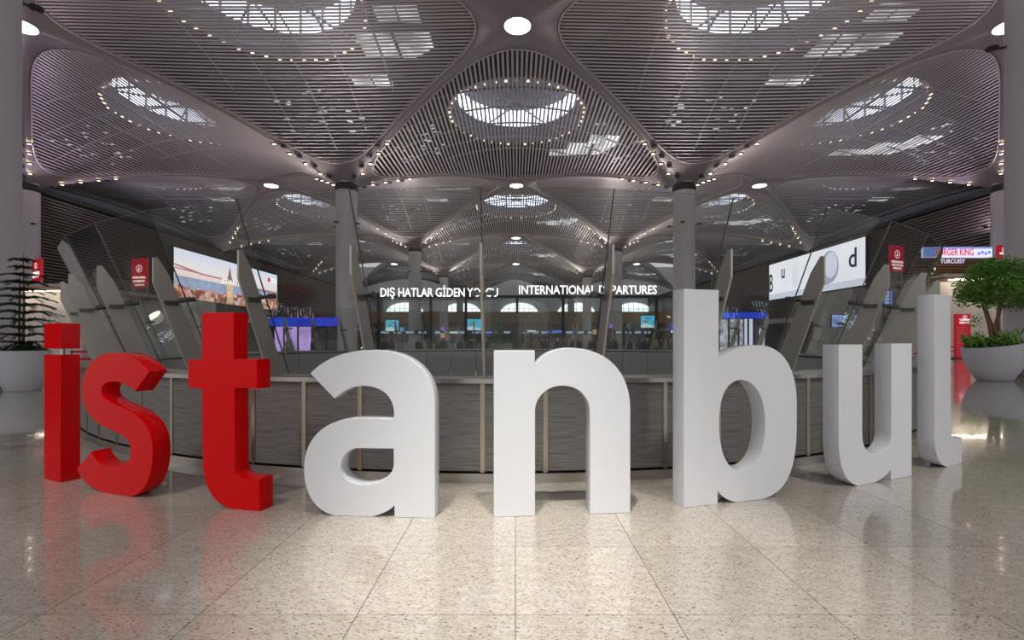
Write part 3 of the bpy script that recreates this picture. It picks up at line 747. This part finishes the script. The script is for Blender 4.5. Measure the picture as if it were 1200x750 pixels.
def info_board(u0, u1, v0, v1, Y, label, rz=0):
    p = at((u0+u1)/2, v1, Y); W = (u1-u0)/FPX*Y; H = (v1-v0)/FPX*Y
    r = empty('information_board', p, rz)
    MB().box((0, .08, H/2), (W+.15, .14, H+.15)).build('housing', M_DARK, r)
    MB().box((0, 0, H*.58), (W, .04, H*.82)).build('blue_panel', glow('board_blue', (.05, .11, .55), 1.0), r)
    for k in range(4):
        y = H*(.88-.2*k)
        MB().box((-W*.12, -.03, y), (W*rnd.uniform(.4, .6), .01, H*.05)).build('text_line', M_SIGNTXT, r)
        MB().box((-W*.15, -.03, y-H*.075), (W*rnd.uniform(.3, .5), .01, H*.04)).build('text_line', M_SIGNTXT, r)
        MB().box((W*.36, -.03, y-H*.03), (W*.1, .01, H*.07)).build('arrow_mark', M_SIGNTXT, r)
    for s in (-1, 1): MB().tube([(s*W*.4, .1, -p.z), (s*W*.4, .1, .2)], .06, 8).build('post', M_DARK, r)
    tag(r, label, 'board'); return r
info_board(156, 176, 353, 375, 52, 'blue direction board with white lines below the tall red sign')
info_board(1034, 1047, 340, 360, 50, 'blue direction board below the red sign on the right', radians(10))

# ------------------------------------------------------------------ lounges and shop blocks
def block(name, label, u0, u1, vt, Y, depth, wallm, canopy=None, cat='kiosk'):
    a = at(u0, vt, Y); b = at(u1, vt, Y); W = b.x-a.x; H = a.z
    r = empty(name, ((a.x+b.x)/2, Y, 0))
    MB().box((0, depth/2, H/2), (W, depth, H)).build('body', wallm, r)
    n = max(2, int(W/2.2))
    for k in range(n):
        x = -W/2+W*(k+.5)/n
        MB().box((x, -.04, H*.47), (W/n-.06, .08, H*.90)).build('wall_panel', wallm, r)
    if canopy:
        MB().box((0, depth/2-.9, H+.30), (W+1.6, depth+2.2, .22)).build('canopy_roof', M_GREYW, r)
        k = 9
        for q in range(k):
            y = -1.9+(depth+1.8)*q/(k-1)
            MB().box((0, y, H+.12), (W+1.5, (depth+1.8)/k*.72, .10)).build('soffit_plank', M_WOOD, r)
        for q in (.25, .7):
            MB().box((0, -1.9+depth*q*.5, H+.03), (W*.9, .12, .06)).build('light_strip', M_LAMP2, r)
    tag(r, label, cat); return r
M_LAMP2 = glow('strip_light', (1, .88, .68), 14)
block('lounge_block', 'white walled lounge block with a wooden canopy behind the conifer', -40, 98, 343, 34, 9, M_LIGHTW, True)
b = block('check_in_block', 'pale grey check-in block marked B-22 behind the glass on the left', 132, 207, 349, 61, 8, M_GREYW)
text('block_number', 'B-22', 1.1, M_DARK, b, ((at(183, 0, 61)-Vector(b.location)).x, -.12, at(0, 365, 61).z))
block('lounge_block', 'white walled lounge block behind the leafy tree', 1094, 1260, 330, 44, 3, M_LIGHTW, True)
b = block('check_in_block', 'pale grey check-in block marked H behind the glass on the right', 1000, 1072, 338, 60, 8, M_GREYW)
text('block_letter', 'H', 2.0, M_DARK, b, ((at(1022, 0, 60)-Vector(b.location)).x, -.12, at(0, 346, 60).z))
# restaurant sign on the right
def restaurant():
    Y = 50; a = at(1082, 301, Y); b = at(1163, 290, Y)
    r = empty('restaurant_sign', ((a.x+b.x)/2, Y, a.z)); W = b.x-a.x; H = b.z-a.z
    MB().box((0, .15, H/2), (W, .25, H+.1)).build('light_box', glow('sign_lightbox', (.80, .80, 1.0), 1.0), r)
    MB().box((0, -.0, H*.95), (W, .06, H*.14)).build('blue_band', glow('sign_blue', (.20, .28, .85), .9), r)
    MB().box((-W*.41, -.02, H*.45), (W*.17, .06, H*.9)).build('blue_field', glow('sign_blue2', (.25, .42, .95), .9), r)
    text('lettering', 'BURGER KING', 1.0, glow('sign_red_text', (.75, .01, .06), 1.0), r, (-.05*W, -.06, H*.45), sx=.62)
    for k in range(4): MB().box((W*(.30+.05*k), -.03, H*(.35+.12*(k % 2))), (W*.035, .03, H*.3)).build('blue_mark', glow('sign_blue', (.20, .28, .85), .9), r)
    MB().box((0, .5, -1.0), (W+2, .3, 2.0)).build('timber_backing', mat('dark_timber', (.14, .07, .04), .6), r)
    text('small_lettering', 'TURCUISY', .62, glow('sign_small_text', (.80, .75, 1.0), .8), r, (-.05*W, .2, -.45), sx=.9)
    for k in range(5): MB().box((0, .25-k*.05, -.9-.28*k), (W+2, .25, .15)).build('timber_slat', M_WOOD, r)
    for s in (-1, 1): MB().box((s*W*.45, .6, -a.z/2), (.3, .3, a.z)).build('post', M_DARK, r)
    tag(r, 'white and blue lit burger restaurant sign over timber slats', 'sign')
restaurant()
# red totem
def totem():
    Y = 41; a = at(1119, 420.5, Y); b = at(1136, 368, Y); W = b.x-a.x; H = b.z
    r = empty('information_totem', ((a.x+b.x)/2, Y, 0))
    MB().box((0, 0, H/2), (W, .25, H)).build('board', M_SIGNRED, r)
    MB().box((0, 0, .05), (W+.3, .6, .10)).build('foot', M_DARK, r)
    logo(r, 0.1, H*.92, .2, -.15)
    text('lettering', 'TURKISH\nAIRLINES', .24, M_SIGNTXT, r, (.1, -.14, H*.835), ext=.005)
    for k, wv in enumerate((.55, .7, .5, .65, .6, .55, .8, .7)):
        MB().box((-W*.44+W*wv/2, -.135, H*(.70-.05*k)), (W*wv, .02, .05)).build('text_line', mat('totem_text', (.75, .35, .35), .5), r)
    tag(r, 'tall red airline information totem beside the potted tree', 'totem')
totem()
# belt barriers
def barrier(u0, u1, Y, label):
    x0, x1 = at(u0, 0, Y).x, at(u1, 0, Y).x; r = empty('belt_barrier', ((x0+x1)/2, Y, 0)); W = x1-x0
    for s in (-1, 1):
        MB().lathe([(.01, 0), (.17, 0), (.16, .03), (.035, .05), (.03, .98), (.05, .99), (.05, 1.1), (.01, 1.1)], 14).build('post', M_CLAMP, r, 'auto', (s*W/2, 0, 0))
    for z in (1.04, .72): MB().box((0, 0, z), (W, .012, .10)).build('belt', M_RED, r)
    tag(r, label, 'barrier')
barrier(84, 112, 21, 'red belt barrier behind the letter i')
barrier(1069, 1091, 30, 'red belt barrier between the letters u and l')
barrier(1110, 1120, 38, 'red belt barrier left of the red totem')

# far screens and shop lights
def monitor(u0, u1, v0, v1, Y, m, label, name='hanging_monitor', mark=True):
    a = at(u0, v1, Y); b = at(u1, v0, Y); W = b.x-a.x; H = b.z-a.z
    r = empty(name, ((a.x+b.x)/2, Y, a.z))
    MB().box((0, .1, H/2), (W+.16, .16, H+.16)).build('housing', M_DARK, r)
    MB().box((0, 0, H/2), (W, .05, H)).build('picture', m, r)
    if mark:
        MB().box((-W*.15, -.04, H*.52), (W*.28, .02, H*.13)).build('red_mark', glow('mon_red', (.8, .05, .08), .8), r)
        MB().box((-.0, -.04, H*.76), (W*.5, .02, H*.06)).build('dark_mark', glow('mon_dark', (.03, .2, .35), .7), r)
        MB().add([(-W*.5, -.035, 0), (W*.5, -.035, 0), (W*.5, -.035, H*.12), (0, -.035, H*.34), (-W*.5, -.035, H*.3)], [(0, 1, 2, 3, 4)]).build('white_swoosh', glow('mon_white', (.75, .95, 1.0), .9), r)
    MB().tube([(0, .15, -a.z), (0, .15, .1)], .09, 8).build('post', M_DARK, r)
    tag(r, label, 'monitor')
M_CYAN = glow('mon_cyan', (.10, .62, .88), .95, .15, .5)
monitor(452, 467, 375, 388, 64, M_CYAN, 'cyan monitor beyond the glass partition, left of the middle')
monitor(547, 564, 374, 387, 64, M_CYAN, 'cyan monitor beyond the glass partition, nearest the middle')
monitor(751, 767, 370, 384, 64, M_CYAN, 'cyan monitor beyond the glass partition, right of the middle')
monitor(786, 792, 378, 390, 60, glow('mon_blue', (.04, .08, .75), .9), 'narrow blue monitor just left of the letter b', mark=False)
for k, (u, v, c, lb) in enumerate(((471, 386, (.1, .45, .75), 'small blue monitor beside the left cyan monitor'), (737, 382, (.1, .45, .75), 'small blue monitor beside the right cyan monitor'), (519, 385.5, (.45, .15, .75), 'small purple monitor left of the middle'), (716, 382, (.45, .2, .8), 'small purple monitor right of the middle'))):
    monitor(u-2.2, u+2.2, v-2.5, v+2.5, 68, glow('mon_small%d' % k, c, .8), lb, mark=False)
for k, (u0, u1, v, lb) in enumerate(((562, 578, 389.5, 'long blue strip sign left of the middle'), (641, 661, 388.5, 'long blue strip sign right of the middle'), (617, 628, 388, 'pale strip sign near the middle'), (525, 537, 389.5, 'pale strip sign over the counters left of the middle'))):
    monitor(u0, u1, v-1.2, v+1.2, 70, glow('strip%d' % k, (.15, .25, .95) if k < 2 else (.7, .75, .8), .9), lb, 'strip_sign', False)
for k, (u, v, lb) in enumerate(((519, 393, 'orange lit kiosk panel left of the middle'), (697, 389, 'orange lit kiosk panel right of the middle'), (709, 388.5, 'second orange lit kiosk panel right of the middle'))):
    monitor(u-2.5, u+2.5, v-3, v+3, 66, glow('mon_orange', (.80, .42, .20), .7), lb, 'kiosk_panel', False)
# left shop with purple window and blue fascia
def shop(label, u0, u1, vt, vb, Y, fasc, win, parts):
    a = at(u0, vt, Y); b = at(u1, vt, Y); W = b.x-a.x
    r = empty('shop_front', ((a.x+b.x)/2, Y, 0)); H = a.z; zf = at(0, vb, Y).z
    MB().box((0, 1.2, H/2), (W, 1.6, H)).build('body', mat('shop_body', (.07, .07, .08), .5), r)
    MB().box((0, .2, (H+zf)/2), (W, .3, H-zf)).build('fascia_sign', fasc, r)
    for (f0, f1, m, ph) in parts:
        MB().box((W*((f0+f1)/2-.5), .25, zf*ph/2), (W*(f1-f0), .2, zf*ph*.97)).build('shop_window', m, r)
    for q in range(6): MB().box((-W/2+W*q/5, .1, zf/2), (.14, .2, zf)).build('shop_mullion', M_DARK, r)
    tag(r, label, 'shop'); return r
shop('shop front with blue fascia and purple lit window behind the balustrade on the left', 316, 398, 372, 382, 50, glow('fascia_blue', (.02, .06, .62), 1.0, .3, .4), None,
     [(.06, .60, glow('win_purple', (.55, .36, .85), .95, .35, .6), .99), (.66, .96, mat('win_dark', (.05, .06, .07), .2), .95)])
shop('bright shop front with blue fascia and tall white light box behind the letter b', 843, 900, 366, 373, 50, glow('fascia_blue', (.02, .06, .62), 1.0, .3, .4), None,
     [(.03, .50, glow('win_mix', (.55, .52, .62), .8, .6, 1.6), .99), (.55, .70, glow('win_white', (.75, .75, 1.0), .95), 1.0), (.80, .95, glow('win_white2', (.6, .65, .95), .7, .5, 1.0), .8)])
monitor(937, 947, 374, 387, 45, glow('mon_pink', (.85, .35, .50), .9, .5, 1.2), 'pink and white poster screen behind the right fins', mark=False)
monitor(975, 1006, 369, 383, 55, glow('mon_bluewhite', (.35, .45, .95), .9, .6, .9), 'blue and white information screen behind the right fins', mark=False)

# small potted bamboo behind the glass, middle
def leaf_cloud(m, centre, rad, n, size, rr, mi=0, up=.3):
    for _ in range(n):
        while True:
            d = Vector((rr.uniform(-1, 1), rr.uniform(-1, 1), rr.uniform(-1, 1)))
            if d.length <= 1: break
        d = d*(.55+.45*d.length)
        p = Vector(centre)+Vector((d.x*rad[0], d.y*rad[1], d.z*rad[2]))
        a = Vector((rr.uniform(-1, 1), rr.uniform(-1, 1), rr.uniform(-.7, .4))).normalized(); b = a.cross(Vector((rr.uniform(-1, 1), rr.uniform(-1, 1), 1))).normalized()
        L = size*rr.uniform(.7, 1.3); w = L*.42; nrm = a.cross(b)*L*.10
        m.add([p-a*L/2, p+b*w/2+nrm, p+a*L/2, p-b*w/2+nrm], [(0, 1, 2, 3)], mi)
# ------------------------------------------------------------------ planters
def left_planter():
    rr = random.Random(3); c = at(27, 400, 14.6); r = empty('planter', (c.x, 14.6, 0))
    MB().lathe([(.01, 0), (.40, 0), (.42, .02), (.56, .40), (.635, .85), (.645, 1.2), (.60, 1.22), (.57, 1.12), (.01, 1.10)], 40).build('pot', M_POT, r, 'auto')
    MB().lathe([(.58, 1.12), (.3, 1.15), (.01, 1.16)], 30).build('soil', M_SOIL, r, True)
    tag(r, 'round white planter at the left edge holding the conifer and red flowers', 'planter')
    t = empty('conifer', (c.x, 14.6, 1.12))
    tr = MB(); tr.tube([(.0, 0, 0), (.03, 0, 1.4), (.01, 0, 3.05)], [.035, .028, .008], 8); tr.tube([(-.17, .05, 0), (-.16, .05, 1.5), (-.15, .05, 2.45)], [.028, .024, .008], 8)
    tr.build('trunk', M_BARK, t, True)
    for k in range(12):
        f = k/11; z = .30+2.55*f; L = (1.15-.85*f**1.3)*rr.uniform(.85, 1.1); nb = 7 if k < 9 else 4
        for q in range(nb):
            a = 2*PI*q/nb+k*.6+rr.uniform(-.2, .2); b = MB(); n = 7; pts = []
            for s in range(n+1):
                g = s/n; pts.append(Vector((cos(a)*L*g, sin(a)*L*g, z+.10*sin(PI*g*.9)*L-.14*L*g*g+rr.uniform(-.01, .01))))
            b.tube(pts, [.012*(1-s/n)+.004 for s in range(n+1)], 4)
            for s in range(1, n+1):
                for e in range(9):
                    p = pts[s-1].lerp(pts[s], e/9); side = Vector((-sin(a), cos(a), 0))
                    for sg in (-1, 1):
                        d = (side*sg*.8+Vector((cos(a), sin(a), 0))*.5+Vector((0, 0, rr.uniform(-.2, .5)))).normalized(); l = .13*rr.uniform(.7, 1.2)*(1.15-s/n*.5)
                        w = Vector((cos(a), sin(a), .2))*.022
                        b.add([p-w, p+w, p+d*l+w*.3, p+d*l-w*.3], [(0, 1, 2, 3)])
            b.build('branch', M_LEAF2, t)
    tag(t, 'tiered conifer with drooping branches in the left white planter', 'tree')
    fl = MB(); leaf_cloud(fl, (0, 0, .12), (.60, .60, .20), 900, .11, rr)
    o = empty('flower_bed', (c.x, 14.6, 1.12)); fl.build('foliage', M_LEAF3, o)
    for q in range(16):
        a = rr.uniform(0, 2*PI); d = .55*sqrt(rr.random()); m = MB()
        for s in range(7):
            b = 2*PI*s/7; x, y, z = cos(a)*d, sin(a)*d, .27+rr.uniform(-.05, .08)
            m.add([(x, y, z), (x+.035*cos(b-.35), y+.035*sin(b-.35), z+.02), (x+.085*cos(b), y+.085*sin(b), z+.01), (x+.035*cos(b+.35), y+.035*sin(b+.35), z+.02)], [(0, 1, 2, 3)])
        m.build('flower', M_FLOWER, o)
    tag(o, 'low red flowers with dark leaves round the conifer stems', 'flowers')
left_planter()
def right_planter():
    rr = random.Random(5); Y = 18.3; c = at(1165, 400, Y); r = empty('planter', (c.x, Y, 0))
    S = 1.0
    warp = lambda v: (v[0], v[1], v[2]+(.17*v[0] if v[2] > .05 else 0)*min(1, v[2]/1.3))
    MB().lathe([(.01, 0), (.48, 0), (.52, .02), (.76, .42), (.91, .95), (.96, 1.38), (.91, 1.40), (.88, 1.28), (.01, 1.26)], 44, warp=warp).build('pot', M_POT, r, 'auto')
    MB().lathe([(.90, 1.30), (.5, 1.34), (.01, 1.36)], 30, warp=warp).build('soil', M_SOIL, r, True)
    tag(r, 'bowl shaped white planter with slanted rim at the right edge', 'planter')
    t = empty('leafy_tree', (c.x, Y, 1.3))
    tr = MB()
    for (dx, dy, tx, ty) in ((-.08, 0, -.45, .1), (.02, .05, .05, -.2), (.1, -.04, .5, .15), (0, -.06, -.1, .3)):
        tr.tube([(dx, dy, 0), (dx*1.4, dy*1.2, .5), (tx*.5, ty*.5, 1.1), (tx, ty, 1.9)], [.075, .06, .045, .02], 8)
    tr.build('trunk', M_BARK, t, True)
    for (x, y, z, a, b, n) in ((-.65, 0, 2.3, .75, .6, 1300), (.25, .1, 2.85, 1.0, .65, 1900), (.95, -.1, 2.6, .8, .75, 1400), (-.15, -.5, 2.2, .85, .6, 1300), (.5, .5, 2.3, .95, .65, 1300), (-1.0, .1, 1.95, .42, .45, 500), (.85, .1, 1.75, .6, .45, 600), (-.3, 0, 2.95, .6, .35, 600), (1.35, .2, 2.2, .55, .7, 700), (-.5, -.2, 1.7, .4, .3, 300)):
        m = MB(); leaf_cloud(m, (x, y, z), (a, a, b), n, .14, rr); m.build('foliage', M_LEAF, t)
    m = MB(); leaf_cloud(m, (-.75, 0, .95), (.3, .3, .35), 60, .12, rr); m.build('foliage', M_LEAF, t)
    tag(t, 'bushy green indoor tree with several stems in the slanted white planter', 'tree')
    o = empty('underplanting', (c.x, Y, 1.3)); m = MB(); leaf_cloud(m, (-.1, 0, .2), (.9, .9, .22), 1000, .16, rr)
    for q in range(60):
        a = rr.uniform(0, 2*PI); d = .85*sqrt(rr.random()); x, y = cos(a)*d, sin(a)*d; l = rr.uniform(.3, .55); b = rr.uniform(0, 2*PI)
        m.add([(x-.03, y, .1+.17*x), (x+.03, y, .1+.17*x), (x+.25*cos(b)*l+.02, y+.25*sin(b)*l, .1+l*.9+.17*x), (x+.5*cos(b)*l, y+.5*sin(b)*l, .12+l+.17*x)], [(0, 1, 2, 3)])
    m.build('foliage', M_LEAF, o); tag(o, 'low green leaves filling the slanted white planter', 'plants')
right_planter()
def bamboo():
    rr = random.Random(9); p = at(583, 400, 60); r = empty('planter', (p.x, 60, 0))
    MB().lathe([(.01, 0), (.5, 0), (.75, 1.0), (.7, 1.02), (.01, .95)], 24).build('pot', M_POT, r, 'auto'); tag(r, 'small white planter beyond the glass partition near the middle', 'planter')
    t = empty('potted_bamboo', (p.x, 60, .95)); m = MB()
    for k in range(7): a = 2*PI*k/7; m.tube([(.25*cos(a), .25*sin(a), 0), (.6*cos(a), .6*sin(a), 3.4)], .03, 5)
    m.build('cane', M_LEAF, t); m = MB(); leaf_cloud(m, (0, 0, 2.2), (.9, .9, 1.6), 350, .3, rr); m.build('foliage', M_LEAF, t)
    tag(t, 'slim bamboo plant in the small white planter beyond the partition', 'plant')
bamboo()

# ------------------------------------------------------------------ people in the hall
def person_mesh(name, arms, stride, bag=False):
    me = bpy.data.meshes.new(name)
    J = {'pel': (0, 0, .95), 'sp': (0, 0, 1.18), 'ch': (0, 0, 1.38), 'nk': (0, 0, 1.50), 'hd': (0, -.02, 1.60), 'tp': (0, 0, 1.72)}
    R = {'pel': .15, 'sp': .14, 'ch': .17, 'nk': .06, 'hd': .095, 'tp': .085}
    Ed = [('pel', 'sp'), ('sp', 'ch'), ('ch', 'nk'), ('nk', 'hd'), ('hd', 'tp')]
    for s, nm in ((-1, 'l'), (1, 'r')):
        st = stride*s
        J['hp'+nm] = (s*.10, 0, .88); J['kn'+nm] = (s*.11, -st*.5-.02, .49); J['an'+nm] = (s*.11, -st, .09); J['to'+nm] = (s*.12, -st-.15, .035)
        R.update({'hp'+nm: .10, 'kn'+nm: .065, 'an'+nm: .05, 'to'+nm: .04})
        J['sh'+nm] = (s*.20, 0, 1.42); J['el'+nm] = (s*.26, .04, 1.14); J['wr'+nm] = (s*.25, -.06-arms*(.2 if s > 0 else .05), .92+arms*(.2 if s > 0 else 0)); J['fi'+nm] = (s*.24, -.10-arms*(.28 if s > 0 else .05), .82+arms*(.3 if s > 0 else 0))
        R.update({'sh'+nm: .075, 'el'+nm: .05, 'wr'+nm: .038, 'fi'+nm: .035})
        Ed += [('pel', 'hp'+nm), ('hp'+nm, 'kn'+nm), ('kn'+nm, 'an'+nm), ('an'+nm, 'to'+nm), ('ch', 'sh'+nm), ('sh'+nm, 'el'+nm), ('el'+nm, 'wr'+nm), ('wr'+nm, 'fi'+nm)]
    ks = list(J); me.from_pydata([J[k] for k in ks], [(ks.index(a), ks.index(b)) for a, b in Ed], [])
    o = bpy.data.objects.new('tmp_person', me); COL.objects.link(o)
    sk = o.modifiers.new('skin', 'SKIN'); sv = me.skin_vertices[0].data
    for k, q in zip(ks, sv): q.radius = (R[k], R[k]*(.75 if k in ('pel', 'sp', 'ch') else 1)); q.use_root = (k == 'pel')
    sb = o.modifiers.new('sub', 'SUBSURF'); sb.levels = 1; sb.render_levels = 1
    bpy.context.view_layer.update()
    ev = o.evaluated_get(bpy.context.evaluated_depsgraph_get()); out = bpy.data.meshes.new_from_object(ev); bpy.data.objects.remove(o)
    zmin = min(v.co.z for v in out.vertices)
    for v in out.vertices: v.co.z -= zmin
    out.materials.clear()
    for m in (mat('trousers', (.035, .038, .05), .7), M_JACKET, mat('skin', (.52, .33, .25), .5), mat('hair', (.03, .022, .018), .6)): out.materials.append(m)
    for p in out.polygons:
        c = p.center; z = c.z
        p.material_index = 0 if z < .93 and abs(c.x) < .21 else (3 if z > 1.68 or (z > 1.52 and c.y > .02) else (2 if z > 1.53 else (2 if z < .93 else 1)))
        p.use_smooth = True
    return out
def jacket():
    m = bpy.data.materials.new('jacket'); m.use_nodes = True; nt = m.node_tree; b = nt.nodes['Principled BSDF']
    oi = nt.nodes.new('ShaderNodeObjectInfo'); r = nt.nodes.new('ShaderNodeValToRGB'); e = r.color_ramp.elements; r.color_ramp.interpolation = 'CONSTANT'
    e[0].color = (.02, .02, .025, 1); e[1].position = .86; e[1].color = (.30, .22, .15, 1)
    for p, c in ((.35, (.045, .05, .07)), (.55, (.07, .06, .06)), (.72, (.10, .11, .13))): x = e.new(p); x.color = (*c, 1)
    nt.links.new(oi.outputs['Random'], r.inputs[0]); nt.links.new(r.outputs[0], b.inputs['Base Color']); b.inputs['Roughness'].default_value = .8; return m
M_JACKET = jacket()
PM = [person_mesh('person', 0, .12), person_mesh('person', .8, .05), person_mesh('person', .3, .22)]
def person(x, y, rz, k, label, group=None):
    o = inst(PM[k], 'person', None, (x, y, 0), rz); tag(o, label, 'person', group); return o
p = at(337.5, 0, 29); person(p.x, 29, .3, 0, 'person in a dark jacket standing before the purple shop window')
p = at(366, 0, 31); person(p.x, 31, 1.8, 1, 'person in dark clothes right of the purple shop window')
p = at(372, 0, 30); person(p.x, 30, -.8, 2, 'person standing beside another right of the purple window')
rr = random.Random(21); SPOTS = []
for k in range(64):
    for _ in range(60):
        u = rr.uniform(612, 788) if k < 44 else rr.uniform(440, 600)
        Y = rr.uniform(27.5, 48); p = at(u, 0, Y)
        if all((p.x-q[0])**2+(Y-q[1])**2 > 1.1 for q in SPOTS): break
    SPOTS.append((p.x, Y))
    person(p.x, Y, rr.uniform(-PI, PI), k % 3, 'person in the dark crowd waiting before the glass partition, right half' if k < 44 else 'person in the thin crowd before the glass partition, left half', 'crowd before the glass partition, right' if k < 44 else 'crowd before the glass partition, left')
# check-in counters far behind the partition
for k, (u0, u1) in enumerate(((440, 500), (506, 545), (550, 600), (612, 655), (662, 715), (722, 768))):
    Y = 78; a, b = at(u0, 0, Y), at(u1, 0, Y); r = empty('check_in_counter', ((a.x+b.x)/2, Y, 0)); W = b.x-a.x
    MB().box((0, 0, .55), (W, .8, 1.1)).build('desk', M_GREYW, r); MB().box((0, -.05, 1.13), (W+.1, 1.0, .06)).build('worktop', M_LIGHTW, r)
    MB().box((0, 2.0, 3.0), (W, .3, .7)).build('header_sign', mat('header_dark', (.06, .065, .08), .4), r)
    for q in range(4): MB().box((-W/2+W*(q+.5)/4, 1.82, 3.0), (W*.16, .06, .4)).build('display', glow('counter_display', (.45, .55, .75), .7), r)
    for s in (-1, 1): MB().box((s*W*.48, 2.0, 1.5), (.15, .3, 3.0)).build('post', M_DARK, r)
    tag(r, 'check-in counter with header displays beyond the partition, %s from the left' % ('first', 'second', 'third', 'fourth', 'fifth', 'sixth')[k], 'counter', 'check-in counters')

# ------------------------------------------------------------------ spotlights in the ribs above the viewer, plus two added fill lights behind
def spot(x, y, tx, ty, power, size, blend, label, soft=.35, col=(1, .96, .84)):
    i = 1 if x > 0 else -1
    z = 22.3
    t = empty('spot_or_fill', (x, y, z)); d = (Vector((tx, ty, 0))-Vector((x, y, z))).normalized(); q = d.to_track_quat('-Z', 'Y')
    b = MB().lathe([(.01, .35), (.22, .35), (.26, 0), (.24, -.02)], 16).build('housing', M_DARK, t, True); b.rotation_mode = 'QUATERNION'; b.rotation_quaternion = q
    g = MB().lathe([(.01, .02), (.24, .02)], 16).build('lens', M_SPOT, t); g.rotation_mode = 'QUATERNION'; g.rotation_quaternion = q
    l = bpy.data.lights.new('spot_light', 'SPOT'); l.energy = power; l.spot_size = size; l.spot_blend = blend; l.shadow_soft_size = soft; l.color = col
    lo = bpy.data.objects.new('spot_light', l); link(lo, t); lo.location = d*.1; lo.rotation_mode = 'QUATERNION'; lo.rotation_quaternion = q
    tag(t, label, 'spotlight')
spot(-2.6, -3.4, .45, 3.15, 17500, radians(11.5), .75, 'spotlight on the left rib above the viewer')
spot(2.7, -3.4, -.35, 3.4, 12500, radians(9.5), .8, 'spotlight on the right rib above the viewer')
spot(9.5, -9.5, 5.2, 4.6, 15000, radians(30), 1.0, 'added wide fill light behind the viewer on the right', .8)  # added fill, brightens the right-hand letters and floor; no known fixture
spot(-9.5, -9.5, -5.2, 4.6, 11000, radians(30), 1.0, 'added wide fill light behind the viewer on the left', .8)  # matching added fill for the left-hand letters and floor
